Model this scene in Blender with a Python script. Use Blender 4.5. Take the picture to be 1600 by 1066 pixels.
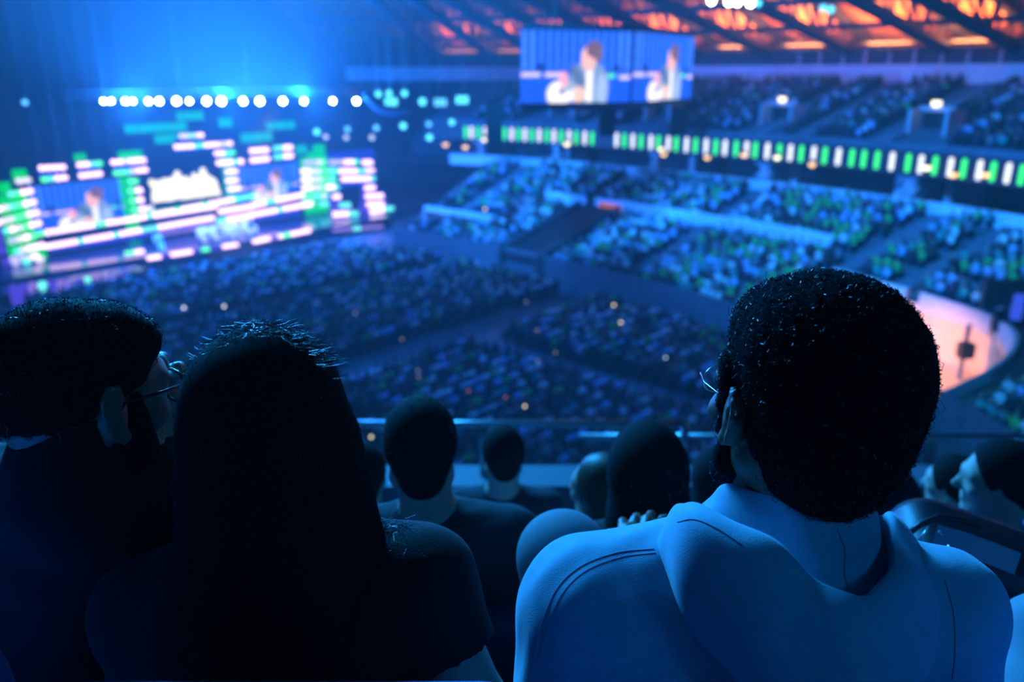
import bpy, math, random
import numpy as np
from mathutils import Vector, Matrix

for o in list(bpy.data.objects): bpy.data.objects.remove(o, do_unlink=True)
scn = bpy.context.scene
COL = scn.collection
rnd = random.Random(7)
PI = math.pi

# ------------------------------------------------------------------ camera
EYE = Vector((0, 0, 15.0)); PITCH = math.radians(18.6); FPX = 1244.4
cam = bpy.data.cameras.new('camera'); cam.lens = 28.0; cam.sensor_width = 36.0
cam.clip_start = 0.05; cam.clip_end = 400
cam.dof.use_dof = True; cam.dof.focus_distance = 0.98; cam.dof.aperture_fstop = 3.0
camo = bpy.data.objects.new('camera', cam); COL.objects.link(camo)
camo.location = EYE; camo.rotation_euler = (PI/2 - PITCH, 0, 0)
scn.camera = camo

# ------------------------------------------------------------------ world and view
scn.view_settings.view_transform = 'Standard'; scn.view_settings.look = 'None'
scn.view_settings.gamma = 1.0; scn.view_settings.use_curve_mapping = False
scn.view_settings.exposure = 0.0
w = bpy.data.worlds.new('arena air'); scn.world = w; w.use_nodes = True
nt = w.node_tree; nt.nodes.clear()
out = nt.nodes.new('ShaderNodeOutputWorld'); bg = nt.nodes.new('ShaderNodeBackground')
bg.inputs['Color'].default_value = (0.004, 0.02, 0.09, 1); bg.inputs['Strength'].default_value = 0.3
vs_ = nt.nodes.new('ShaderNodeVolumeScatter')
vs_.inputs['Color'].default_value = (1, 1, 1, 1); vs_.inputs['Density'].default_value = 0.0020
vs_.inputs['Anisotropy'].default_value = 0.1
nt.links.new(bg.outputs[0], out.inputs['Surface']); nt.links.new(vs_.outputs[0], out.inputs['Volume'])
cy = scn.cycles
cy.use_denoising = True; cy.max_bounces = 4; cy.diffuse_bounces = 2; cy.glossy_bounces = 2
cy.transmission_bounces = 3; cy.volume_bounces = 0; cy.transparent_max_bounces = 6
cy.sample_clamp_indirect = 3.0; cy.use_adaptive_sampling = False

# ------------------------------------------------------------------ big lamps of the house rig, and fill lights added for the stand
def lamp(name, kind, loc, energy, color, aim=None, size=0.5, spot=None, blend=0.6, label=None, parent=None):
    l = bpy.data.lights.new(name, kind); l.energy = energy; l.color = color
    if kind == 'AREA': l.shape = 'DISK'; l.size = size
    else: l.shadow_soft_size = size
    if kind == 'SPOT': l.spot_size = math.radians(spot); l.spot_blend = blend
    o = bpy.data.objects.new(name, l); COL.objects.link(o); o.location = loc
    if aim is not None:
        o.rotation_euler = (Vector(aim) - Vector(loc)).to_track_quat('-Z', 'Y').to_euler()
    return o
for _p in ((-28, 61.5, 12.9), (-23, 68, 12.9), (-18, 73.5, 12.9)):
    lamp('stage_truss_light', 'POINT', _p, 32000, (.010, .17, 1), size=.5)
for _p in ((-27, 60.6, 12.9), (-24.5, 64, 12.9), (-22.5, 66.5, 12.9), (-20.7, 68.5, 12.9), (-18.5, 71, 12.9)):
    lamp('stage_beam_light', 'SPOT', _p, 60000, (.012, .21, 1), aim=(_p[0] + 1, _p[1] - 2, 30), size=.5, spot=178, blend=.9)
lamp('stage_top_light', 'SPOT', (-22, 62, 24), 30000, (.008, .13, 1), aim=(-24, 66, 0), size=1.0, spot=70)
lamp('bowl_wash_light', 'SPOT', (-4, 48, 26), 100000, (.012, .26, 1), aim=(6, 70, 3), size=1.0, spot=50)
lamp('bowl_wash_light', 'SPOT', (4, 36, 26), 80000, (.012, .27, 1), aim=(26, 56, 4), size=1.0, spot=62)
lamp('bowl_wash_light', 'SPOT', (4, 22, 26), 26000, (.012, .32, .9), aim=(25, 34, 3), size=1.0, spot=60)
lamp('deck_wash_light', 'SPOT', (0, 40, 26), 55000, (.01, .16, 1), aim=(34, 74, 12), size=1.0, spot=80)
lamp('floor_wash_light', 'SPOT', (-6, 50, 26), 6500, (.006, .12, 1), aim=(-4, 46, 0), size=1.5, spot=95)
lamp('floor_wash_light', 'SPOT', (2, 34, 26), 14000, (.008, .16, 1), aim=(2, 38, 0), size=1.5, spot=60)
lamp('stand_rim_light', 'AREA', (-6, 14, 22), 7600, (.02, .36, 1), aim=(0, 1, 14.3), size=5.0)
lamp('stand_fill_light', 'AREA', (4, -4, 19), 26, (.002, .24, .8), aim=(.5, 1, 14.2), size=2.5)  # added weak fill from behind the viewpoint, no visible fixture
lamp('stage_key_light', 'SPOT', (-16, 56, 13), 16000, (1, .85, .72), aim=(-25.5, 70, 1.5), size=.4, spot=26)
lamp('hoodie_fill_light', 'SPOT', (5, -4, 19), 330, (.002, .29, .8), aim=(.75, 1, 14.1), size=.4, spot=17, blend=1.0)  # added narrow fill on the hoodie's back, keeps the left neighbours dark


# ------------------------------------------------------------------ helpers
def P(px, py, d):
    """world point of a photo position at a distance along the view axis"""
    x = (px - 800) / FPX * d; y = (533 - py) / FPX * d
    c, s = math.cos(PITCH), math.sin(PITCH)
    return Vector((x, c * d + y * s, 15.0 - s * d + y * c))
def link(o, parent=None):
    COL.objects.link(o)
    if parent is not None: o.parent = parent
    return o
def tag(o, label=None, cat=None, group=None, kind=None):
    if label: o['label'] = label
    if cat: o['category'] = cat
    if group: o['group'] = group
    if kind: o['kind'] = kind
    return o
def empty(name, loc, label=None, cat=None, group=None, rz=0):
    o = bpy.data.objects.new(name, None); o.empty_display_size = 0.1
    o.location = loc; o.rotation_euler = (0, 0, rz); link(o)
    return tag(o, label, cat, group)
def mesh_np(name, verts, faces, mats=(), parent=None, mi=None, smooth=False, col=None, world=True):
    """verts in world coordinates; parented meshes keep their world place"""
    me = bpy.data.meshes.new(name)
    verts = np.asarray(verts, dtype=np.float64).reshape(-1, 3)
    off = np.zeros(3)
    if parent is not None and world:
        m = np.array(parent_matrix(parent).inverted())
        verts = verts @ m[:3, :3].T + m[:3, 3]
    me.from_pydata(verts.tolist(), [], faces if isinstance(faces, list) else faces.tolist())
    for m in mats: me.materials.append(m)
    if mi is not None: me.polygons.foreach_set('material_index', np.asarray(mi, dtype=np.int32))
    if smooth: me.polygons.foreach_set('use_smooth', np.ones(len(me.polygons), dtype=bool))
    if col is not None:
        a = me.color_attributes.new('tint', 'FLOAT_COLOR', 'POINT')
        c = np.ones((len(verts), 4), dtype=np.float32); c[:, :3] = col
        a.data.foreach_set('color', c.ravel())
    me.update()
    o = bpy.data.objects.new(name, me); link(o, parent)
    return o
def parent_matrix(p):
    m = Matrix.LocRotScale(p.location, p.rotation_euler, p.scale)
    return parent_matrix(p.parent) @ m if p.parent else m

class MB:
    """collects shapes into one mesh"""
    def __init__(s): s.v = []; s.f = []; s.m = []; s.cur = 0
    def add(s, verts, faces):
        b = len(s.v); s.v += [tuple(v) for v in verts]; s.f += [tuple(i + b for i in f) for f in faces]; s.m += [s.cur] * len(faces); return s
    def box(s, c, size, X=(1, 0, 0), Y=(0, 1, 0), Z=(0, 0, 1)):
        c = Vector(c); X = Vector(X) * size[0] / 2; Y = Vector(Y) * size[1] / 2; Z = Vector(Z) * size[2] / 2
        v = [c + a * X + b * Y + d * Z for d in (-1, 1) for b in (-1, 1) for a in (-1, 1)]
        return s.add(v, [(0, 2, 3, 1), (4, 5, 7, 6), (0, 1, 5, 4), (2, 6, 7, 3), (0, 4, 6, 2), (1, 3, 7, 5)])
    def rbox(s, c, size, X=(1, 0, 0), Y=(0, 1, 0), Z=(0, 0, 1), r=0.2, n=5):
        """box with rounded outline in its X-Z face, slightly chamfered in depth"""
        c = Vector(c); X = Vector(X); Y = Vector(Y); Z = Vector(Z)
        hx, hy, hz = size[0] / 2, size[1] / 2, size[2] / 2; r = min(r, hx * .999, hz * .999)
        ring = []
        for (sx, sz, a0) in ((1, 1, 0), (-1, 1, 90), (-1, -1, 180), (1, -1, 270)):
            for k in range(n + 1):
                a = math.radians(a0 + 90 * k / n)
                ring.append((sx * (hx - r) + r * math.cos(a), sz * (hz - r) + r * math.sin(a)))
        N = len(ring); v = []; f = []
        for (yy, sc) in ((-hy, .9), (-hy * .75, 1), (hy * .75, 1), (hy, .9)):
            for (x, z) in ring:
                v.append(c + X * (x - math.copysign(min(r, hx) * (1 - sc), x)) + Y * yy + Z * (z - math.copysign(min(r, hz) * (1 - sc), z)))
        for k in range(3):
            for i in range(N):
                j = (i + 1) % N; f.append((k * N + i, k * N + j, (k + 1) * N + j, (k + 1) * N + i))
        f.append(tuple(range(N))[::-1]); f.append(tuple(range(3 * N, 4 * N)))
        return s.add(v, f)
    def tube(s, pts, r, n=8, caps=True):
        pts = [Vector(p) for p in pts]; R = r if isinstance(r, (list, tuple)) else [r] * len(pts)
        v = []; f = []; up = None
        for i, p in enumerate(pts):
            t = (pts[min(i + 1, len(pts) - 1)] - pts[max(i - 1, 0)]).normalized()
            if up is None:
                up = Vector((0, 0, 1)) if abs(t.z) < .9 else Vector((1, 0, 0))
            a = t.cross(up).normalized(); b = a.cross(t).normalized(); up = b
            for k in range(n):
                g = 2 * PI * k / n; v.append(p + (a * math.cos(g) + b * math.sin(g)) * R[i])
        for i in range(len(pts) - 1):
            for k in range(n):
                j = (k + 1) % n; f.append((i * n + k, i * n + j, (i + 1) * n + j, (i + 1) * n + k))
        if caps: f.append(tuple(range(n))[::-1]); f.append(tuple(range((len(pts) - 1) * n, len(pts) * n)))
        return s.add(v, f)
    def ball(s, c, r, nu=10, nv=7, M=None):
        c = Vector(c); R = (r, r, r) if not isinstance(r, (tuple, list)) else r; v = []; f = []
        for j in range(nv + 1):
            th = PI * j / nv
            for i in range(nu):
                ph = 2 * PI * i / nu
                p = Vector((R[0] * math.sin(th) * math.cos(ph), R[1] * math.sin(th) * math.sin(ph), R[2] * math.cos(th)))
                v.append(c + (M @ p if M else p))
        for j in range(nv):
            for i in range(nu):
                k = (i + 1) % nu; f.append((j * nu + i, (j + 1) * nu + i, (j + 1) * nu + k, j * nu + k))
        return s.add(v, f)
    def grid(s, rows):
        n = len(rows[0]); b = [p for r in rows for p in r]
        return s.add(b, [(i * n + j, i * n + j + 1, (i + 1) * n + j + 1, (i + 1) * n + j) for i in range(len(rows) - 1) for j in range(n - 1)])
    def build(s, name, mats, parent=None, smooth=False):
        if not isinstance(mats, (list, tuple)): mats = [mats]
        return mesh_np(name, s.v, s.f, mats, parent, s.m, smooth)

# ------------------------------------------------------------------ materials
MATS = {}
def mat(name, color, rough=.7, metal=0, emit=None, es=1.0, noise=0, nscale=20, bump=0, bscale=200, spec=.5, trans=0, tint=False, sheen=0, weave=False):
    if name in MATS: return MATS[name]
    m = bpy.data.materials.new(name); m.use_nodes = True; t = m.node_tree; b = t.nodes['Principled BSDF']
    b.inputs['Base Color'].default_value = (*color, 1); b.inputs['Roughness'].default_value = rough
    b.inputs['Metallic'].default_value = metal; b.inputs['Specular IOR Level'].default_value = spec
    if sheen: b.inputs['Sheen Weight'].default_value = sheen; b.inputs['Sheen Roughness'].default_value = .4
    if trans: b.inputs['Transmission Weight'].default_value = trans
    if emit: b.inputs['Emission Color'].default_value = (*emit, 1); b.inputs['Emission Strength'].default_value = es
    L = t.links.new; N = t.nodes.new
    tc = N('ShaderNodeTexCoord')
    if tint:
        a = N('ShaderNodeAttribute'); a.attribute_name = 'tint'; L(a.outputs['Color'], b.inputs['Base Color'])
    elif noise:
        n = N('ShaderNodeTexNoise'); n.inputs['Scale'].default_value = nscale; n.inputs['Detail'].default_value = 4
        r = N('ShaderNodeValToRGB'); L(tc.outputs['Object'], n.inputs['Vector']); L(n.outputs['Fac'], r.inputs['Fac'])
        r.color_ramp.elements[0].position = .3; r.color_ramp.elements[1].position = .7
        r.color_ramp.elements[0].color = (*[c * (1 - noise) for c in color], 1)
        r.color_ramp.elements[1].color = (*[min(1, c * (1 + noise)) for c in color], 1)
        L(r.outputs[0], b.inputs['Base Color'])
    if bump:
        n = N('ShaderNodeTexNoise'); n.inputs['Scale'].default_value = bscale; n.inputs['Detail'].default_value = 3
        bp = N('ShaderNodeBump'); bp.inputs['Strength'].default_value = bump; bp.inputs['Distance'].default_value = .002
        L(tc.outputs['Object'], n.inputs['Vector']); L(n.outputs['Fac'], bp.inputs['Height']); L(bp.outputs[0], b.inputs['Normal'])
    MATS[name] = m; return m
def glow(name, color, s):
    if name in MATS: return MATS[name]
    m = bpy.data.materials.new(name); m.use_nodes = True; t = m.node_tree; t.nodes.clear()
    o = t.nodes.new('ShaderNodeOutputMaterial'); e = t.nodes.new('ShaderNodeEmission')
    e.inputs[0].default_value = (*color, 1); e.inputs[1].default_value = s; t.links.new(e.outputs[0], o.inputs[0])
    m.cycles.emission_sampling = 'NONE' if s < 12 else 'AUTO'
    MATS[name] = m; return m
def glow_tint(name, s):
    m = glow(name, (1, 1, 1), s); t = m.node_tree
    a = t.nodes.new('ShaderNodeAttribute'); a.attribute_name = 'tint'
    e = [n for n in t.nodes if n.type == 'EMISSION'][0]; t.links.new(a.outputs['Color'], e.inputs[0]); return m

M_black = mat('black painted steel', (.012, .013, .016), .5)
M_conc = mat('grey concrete', (.10, .11, .13), .85, noise=.3, nscale=2.5)
M_dark = mat('dark concrete', (.05, .055, .065), .85, noise=.3, nscale=1.5)
M_pale = mat('pale painted parapet', (.62, .64, .68), .6, noise=.1, nscale=3)
M_steel = mat('brushed steel', (.45, .47, .5), .3, .9)

# ------------------------------------------------------------------ the bowl's plan curve
CP = np.array([(-36, 74), (-26, 72.6), (-17, 71.5), (-11, 69.8), (-5.5, 66.0), (-1, 61.8), (4, 56.6), (11.0, 48.3), (15.6, 40), (18.2, 32), (19.6, 22), (20, 8), (20, -8)], float)
def catmull(c, m=24):
    p = np.vstack([2 * c[0] - c[1], c, 2 * c[-1] - c[-2]]); o = []
    for i in range(1, len(p) - 2):
        for k in range(m):
            t = k / m
            o.append(.5 * (2 * p[i] + (p[i + 1] - p[i - 1]) * t + (2 * p[i - 1] - 5 * p[i] + 4 * p[i + 1] - p[i + 2]) * t ** 2 + (-p[i - 1] + 3 * p[i] - 3 * p[i + 1] + p[i + 2]) * t ** 3))
    o.append(p[-2]); return np.array(o)
_c = catmull(CP)
_d = np.concatenate([[0], np.cumsum(np.linalg.norm(np.diff(_c, axis=0), axis=1))]); SMAX = _d[-1]
_t = np.gradient(_c, _d, axis=0)
for _ in range(30): _t[1:-1] = (_t[:-2] + _t[1:-1] * 2 + _t[2:]) / 4
_t /= np.linalg.norm(_t, axis=1)[:, None]
def bowl(s, off):
    """plan point at arc length s (stage end = 0) and distance off outwards from the front row, with its tangent"""
    x = np.interp(s, _d, _c[:, 0]); y = np.interp(s, _d, _c[:, 1])
    tx = np.interp(s, _d, _t[:, 0]); ty = np.interp(s, _d, _t[:, 1]); l = np.hypot(tx, ty); tx /= l; ty /= l
    return x - ty * off, y + tx * off, tx, ty
def s_near(px, py, z, off):
    """arc length where the line of sight through a photo position meets height z nearest the bowl at this offset"""
    best = min(np.arange(0, SMAX, .06), key=lambda s: abs(proj(*bowl(s, off)[:2], z)[0] - px))
    return float(best)
def proj(x, y, z):
    c, s = math.cos(PITCH), math.sin(PITCH); zz = z - 15.0
    d = y * c - zz * s; u = y * s + zz * c
    return 800 + FPX * x / d, 533 - FPX * u / d, d
def sweep(mb, prof, s0, s1, step=1.0, closed=False, ends=True):
    n = max(2, int((s1 - s0) / step) + 1); ss = np.linspace(s0, s1, n); rows = []
    for s in ss:
        r = []
        for (o, z) in prof:
            x, y, _, _ = bowl(s, o); r.append((x, y, z))
        if closed: r.append(r[0])
        rows.append(r)
    mb.grid(rows)
    if ends and closed:
        k = len(prof); mb.add(rows[0][:k], [tuple(range(k))]); mb.add(rows[-1][:k], [tuple(range(k))[::-1]])
    return mb
def roof_at(p):
    j = int(np.argmin((_c[:, 0] - p[0]) ** 2 + (_c[:, 1] - p[1]) ** 2)); o = (p[0] - _c[j, 0]) * -_t[j, 1] + (p[1] - _c[j, 1]) * _t[j, 0]
    return float(np.interp(o, [-60, 0, 10, 26, 38, 44], [29, 28, 26.4, 23.4, 19.4, 17.5])) - .25
def zbowl(off): return 1.2 + off * .303
def zdeck(off): return 10.0 + (off - 20) * .25

# ================================================================== THE SETTING
def struct(name, mb, m, smooth=False):
    return tag(mb.build(name, m, None, smooth), kind='structure')
M_floor = mat('arena floor', (.09, .10, .12), .45, noise=.3, nscale=.3)
mb = MB(); mb.add([(-75, -12, 0), (75, -12, 0), (75, 130, 0), (-75, 130, 0)], [(0, 1, 2, 3)])
struct('floor', mb, M_floor)
S0B, S1B = 26.0, SMAX - 4
PORT_S0 = float(_d[np.argmin((_c[:, 0] - 13.6) ** 2 + (_c[:, 1] - 43.8) ** 2)]); PORT_S1 = PORT_S0 + 13.0
def steps(z_of, o0, o1, tread):
    pr = [(o0, z_of(o0))]; o = o0
    while o < o1 - 1e-6:
        z = z_of(o); n = min(o + tread, o1); pr += [(n, z), (n, z_of(n))]; o = n
    return pr
# lower bowl: front wall, tiers and the back
def tiers(o0, o1): return steps(zbowl, o0, o1, .85)
PO0, PO1 = 0.15, 6.3
low = [(0, 0), (0, zbowl(0) + .9), (.15, zbowl(0) + .9), (.15, zbowl(0))]
mb = MB()
sweep(mb, low + tiers(.15, 16.5), S0B, PORT_S0, .8)
sweep(mb, low + tiers(.15, 16.5), PORT_S1, S1B, .8)
sweep(mb, tiers(PO1, 16.5), PORT_S0, PORT_S1, .5)
x0, y0, _, _ = bowl(S0B, 0)
rows = [[bowl(S0B, o)[:2] + (0,) for o in (0, 16.5)], [bowl(S0B, o)[:2] + (zbowl(o),) for o in (0, 16.5)]]
mb.grid(rows)
struct('bowl_tiers', mb, M_conc)
# concourse behind the lower bowl
mb = MB(); sweep(mb, [(16.5, 5.95), (24.5, 5.95), (24.5, 8.2)], 20, S1B, 1.5); struct('wall_concourse', mb, M_dark)
mb = MB(); sweep(mb, [(16.4, 5.9), (16.4, 6.95), (16.7, 6.95), (16.7, 5.9)], 24, S1B, .8, True)
struct('trim_1', mb, M_pale)
# cross-aisle parapet half way up
for k, (a, b) in enumerate(((930, 1300), (852, 915))):
    mb = MB(); sweep(mb, [(9.7, zbowl(8.5)), (9.7, zbowl(9.8) + .85), (9.95, zbowl(9.8) + .85), (9.95, zbowl(9))], s_near(a, 0, 4.5, 9.7), s_near(b, 0, 4.5, 9.7), .8, True)
    struct('trim_%d' % (k + 2), mb, M_pale)
# upper deck slab and tiers
mb = MB(); sweep(mb, [(36.6, 7.9), (19.2, 8.1), (19.2, 9.9), (19.35, 10.35), (19.5, 10.35), (19.5, 10)] + steps(zdeck, 20, 36.6, .83), 22, S1B, 1.0)
struct('upper_deck_tiers', mb, M_conc)
mb = MB(); sweep(mb, [(36.6, 14.1), (36.6, 15.75), (37.4, 15.75)], 10, S1B, 1.5); struct('wall_deck_back', mb, mat('blue grey wall panel', (.6, .64, .7), .7, noise=.1, nscale=.5))
mb = MB(); sweep(mb, [(37.4, 15.75), (37.4, 17.2), (38.0, 17.2)], 4, S1B, 1.5); struct('wall_upper', mb, mat('dark blue wall', (.04, .045, .06), .8))
mb = MB(); sweep(mb, [(38.0, 17.1), (44, 17.5)], 4, S1B, 1.5); struct('trim_4', mb, M_dark)
# roof: sloping soffit of copper brown boards and the dark ceiling over the floor
M_soffit = mat('copper brown soffit boards', (.42, .16, .06), .6, noise=.35, nscale=1.2)
mb = MB(); sweep(mb, [(44, 17.5), (38, 19.4), (26, 23.4)], 4, S1B, 1.5); struct('ceiling_soffit', mb, M_soffit)
mb = MB(); sweep(mb, [(26, 23.4), (10, 26.4), (0, 28.0), (-60, 29)], 4, S1B, 4); struct('ceiling', mb, mat('black ceiling', (.02, .022, .03), .9))
# walls that close the hall behind the stage and on the left
mb = MB(); mb.grid([[(-74, -10, 0), (-74, 128, 0)], [(-74, -10, 30), (-74, 128, 30)]]); struct('wall_left', mb, mat('dark blue wall', (), 0))
mb = MB(); mb.grid([[(-74, 118, 0), (74, 118, 0)], [(-74, 118, 30), (74, 118, 30)]]); struct('wall_back', mb, mat('dark blue wall', (), 0))
# aisle stairs of the lower bowl (bare strips that run up between the blocks)
AISLES = []
for (px, off) in ((757, 9), (905, 9), (1100, 9), (1345, 9), (1500, 12)):
    AISLES.append(s_near(px, 0, zbowl(off), off))
M_step = mat('worn aisle step', (.13, .14, .17), .8, noise=.2, nscale=3)
mb = MB()
for s in AISLES:
    o = .2 if not PORT_S0 - .6 < s < PORT_S1 + .6 else PO1 + .3
    while o < 16.1:
        x, y, tx, ty = bowl(s, o + .2); mb.box((x, y, zbowl(o) - .28), (1.15, .42, .9), (tx, ty, 0), (-ty, tx, 0)); o += .425
struct('aisle_steps', mb, M_step)
UPA = [s_near(px, 0, 12, 28) for px in (1120, 1262, 1465, 1330, 985)]
mb = MB()
for s in UPA:
    o = 20.2
    while o < 36.2:
        x, y, tx, ty = bowl(s, o + .2); mb.box((x, y, zdeck(o) - .2), (1.2, .42, .75), (tx, ty, 0), (-ty, tx, 0)); o += .42
struct('deck_steps', mb, M_step)

# ---- round columns of the concourse
M_col = mat('pale grey column paint', (.4, .43, .48), .6)
for i, (px, wd) in enumerate(((862, .9), (1015, .9), (1186, 1.1), (1412, 1.2), (745, .9))):
    s = s_near(px, 0, 7.5, 19.0); x, y, tx, ty = bowl(s, 20.2)
    mb = MB(); mb.tube([(x, y, 5.95), (x, y, 8.05)], wd / 2, 16); mb.box((x, y, 7.93), (wd * 1.3, wd * 1.3, .3), (tx, ty, 0), (-ty, tx, 0)); mb.box((x, y, 6.9), (wd * 1.2, wd * 1.2, .25), (tx, ty, 0), (-ty, tx, 0))
    c = mb.build('concourse_column', M_col)
    tag(c, ['round pale column seen just left of the hanging screens\' dark speaker stack', 'slim pale concourse column under the ribbon display below the video cube', 'pale blue concourse column between the two middle seating blocks', 'thick pale concourse column at the head of the long bare aisle at right', 'far pale column near the left end of the ribbon display'][i], 'column', 'concourse columns')
PANELS = [s_near(px, 0, 7.4, 20.5) for px in (1228, 1390, 1467, 876, 1068)]
for i, s in enumerate(PANELS):
    x, y, tx, ty = bowl(s, 22.0); mb = MB(); mb.box((x, y, 6.95), (.55, .35, 1.9), (tx, ty, 0), (-ty, tx, 0)); mb.box((x, y, 7.97), (.7, .45, .15), (tx, ty, 0), (-ty, tx, 0))
    p = mb.build('wall_pier', M_pale); tag(p, ['narrow light blue pier right of the middle concourse column', 'narrow bright pier just left of the thick concourse column', 'narrow light pier right of the thick concourse column', 'narrow pier under the left part of the ribbon display', 'narrow pier below the right face of the video cube'][i], 'pier', 'concourse piers')

# ---- ribbon display with lit capsules
M_g = glow('capsule green', (.05, 1, .22), 1.6); M_w = glow('capsule white', (.8, .88, 1), 1.7)
RIB = [(727, 'g'), (737, 'w'), (747, 'g'), (757, 'w'), (788, 'g'), (799, 'w'), (810, 'g'), (820, 'w'), (831, 'g'), (843, 'w'), (854, 'g'), (865, 'w'), (877, 'g'), (889, 'w'), (900, 'g'), (913, 'w'), (925, 'g'), (963, 'w'), (976, 'g'), (989, 'w'), (1002, 'g'), (1017, 'w'), (1029, 'g'), (1044, 'w'), (1057, 'g'), (1072, 'w'), (1087, 'g'), (1103, 'w'), (1118, 'g'), (1133, 'w'), (1150, 'g'), (1166, 'w'), (1180, 'g'), (1199, 'w'), (1217, 'g'), (1235, 'w'), (1252, 'g'), (1271, 'w'), (1289, 'g'), (1310, 'w'), (1331, 'g'), (1350, 'g'), (1371, 'g'), (1393, 'w'), (1418, 'g'), (1438, 'w'), (1460, 'g'), (1484, 'w'), (1506, 'g'), (1530, 'w'), (1551, 'g'), (1574, 'w'), (1597, 'g')]
rx, ry, _, _ = bowl(60, 19.0)
rib = empty('ribbon_display', (rx, ry, 9), 'black ribbon display with green and white capsules along the upper deck front', 'ribbon display')
mb = MB(); sweep(mb, [(19.18, 8.15), (18.95, 8.15), (18.95, 9.85), (19.18, 9.85)], 22, S1B, 1.0, True); mb.build('panel', M_black, rib)
for px, c in RIB:
    s = s_near(px, 0, 9.0, 18.9); x, y, tx, ty = bowl(s, 18.9)
    mb = MB(); mb.rbox((x, y, 9.0), (.34, .08, 1.3), (tx, ty, 0), (-ty, tx, 0), r=.17)
    mb.build('capsule_light', M_g if c == 'g' else M_w, rib)

# ---- small lamps under the upper deck and over the deck gates
def round_lamp(pos, r, m, label, group, name='round_lamp', cat='lamp'):
    t = empty(name, pos, label, cat, group)
    mb = MB(); mb.tube([Vector(pos) + Vector((0, 0, r * .5)), Vector(pos) + Vector((0, 0, r * 1.5))], [r * .9, r * .4], 10); mb.build('housing', M_black, t)
    mb = MB(); mb.ball(pos, (r, r, r * .8), 12, 8); mb.build('bulb', m, t); return t
M_warm = glow('warm lamp', (1, .62, .28), 2.2); M_ww = glow('warm white lamp', (1, .9, .62), 2.6); M_cw = glow('cool lamp', (.55, .85, 1), 2.5)
M_blu = glow('blue lamp', (.1, .5, 1), 2.0); M_cy = glow('cyan lamp', (.1, .75, 1), 2.2); M_red = glow('red lamp', (1, .15, .08), 1.2)
for i, (px, py, m, nm) in enumerate(((1105, 246, M_warm, 'small amber'), (1214, 246, M_ww, 'warm white'), (1269, 257, M_warm, 'small amber'), (1448, 262, M_ww, 'warm white'), (1490, 273, M_warm, 'amber'), (1539, 273, M_warm, 'dim amber'), (1033, 233, M_ww, 'warm white'), (1037, 241, M_warm, 'amber'), (886, 225, M_ww, 'warm white'), (757, 218, M_ww, 'warm white'), (727, 230, M_warm, 'faint amber'), (696, 226, M_warm, 'faint amber'), (1162, 242, M_warm, 'dim amber'))):
    nb = ['below the right end of the video cube', 'under the ribbon display by the middle column', 'two gaps right of the middle column', 'under the ribbon display right of the thick column', 'near the narrow pier at right', 'at the far right of the concourse', 'uppermost of the pair under the cube', 'lower of the pair under the cube', 'under the cube\'s front face', 'at the far left end of the ribbon display', 'just below the left end of the ribbon display', 'left beyond the ribbon display end', 'just left of the middle column'][i]
    s_ = s_near(px, 0, 8, 18.2); q_ = bowl(s_, 18.2); lp = P(px, py, proj(q_[0], q_[1], 8)[2]); mb = MB(); mb.tube([lp - Vector((0, 0, .1)), Vector((lp.x, lp.y, 5.95))], .05, 6); pole_mb = mb
    rl_ = round_lamp(lp, .26 if px > 1000 else .3, m, nm + ' round lamp ' + nb, 'lamps under the upper deck')
    pole_mb.build('lamp_post', M_black, rl_)
# gates of the upper deck: pale surround, dark opening, lamp on top
for i, (px, py) in enumerate(((1222, 192), (1462, 198), (1037, 188), (886, 184))):
    s = s_near(px, 0, 11.4, 24); x, y, tx, ty = bowl(s, 24); zz = zdeck(23)
    t = empty('deck_gate', (x, y, zz), ['gate with pale surround in the upper deck above the middle column', 'gate with pale surround in the upper deck at far right', 'upper deck gate seen below the right face of the video cube', 'upper deck gate seen below the front face of the video cube'][i], 'gate', 'upper deck gates')
    mb = MB(); mb.box((x, y, zz + 1.75), (2.7, .25, .4), (tx, ty, 0), (-ty, tx, 0))
    for a in (-1, 1): mb.box((x + tx * a * 1.4, y + ty * a * 1.4, zz + .8), (.25, 2.4, 1.9), (tx, ty, 0), (-ty, tx, 0))
    mb.build('surround', M_col, t)
    mb = MB(); mb.box((x - ty * .6, y + tx * .6, zz + .75), (2.5, .1, 1.6), (tx, ty, 0), (-ty, tx, 0)); mb.build('opening', M_black, t)
    round_lamp((x + ty * .3, y - tx * .3, zz + 2.15), .36, M_ww, ['warm white lamp over the middle upper deck gate', 'warm white lamp over the far right upper deck gate', 'warm lamp seen just under the right face of the video cube', 'warm lamp seen just under the front face of the video cube'][i], 'lamps over the deck gates')
round_lamp(P(1592, 236, 58), .42, M_ww, 'large warm lamp at the right edge above the ribbon display', 'lamps over the deck gates')

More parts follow.
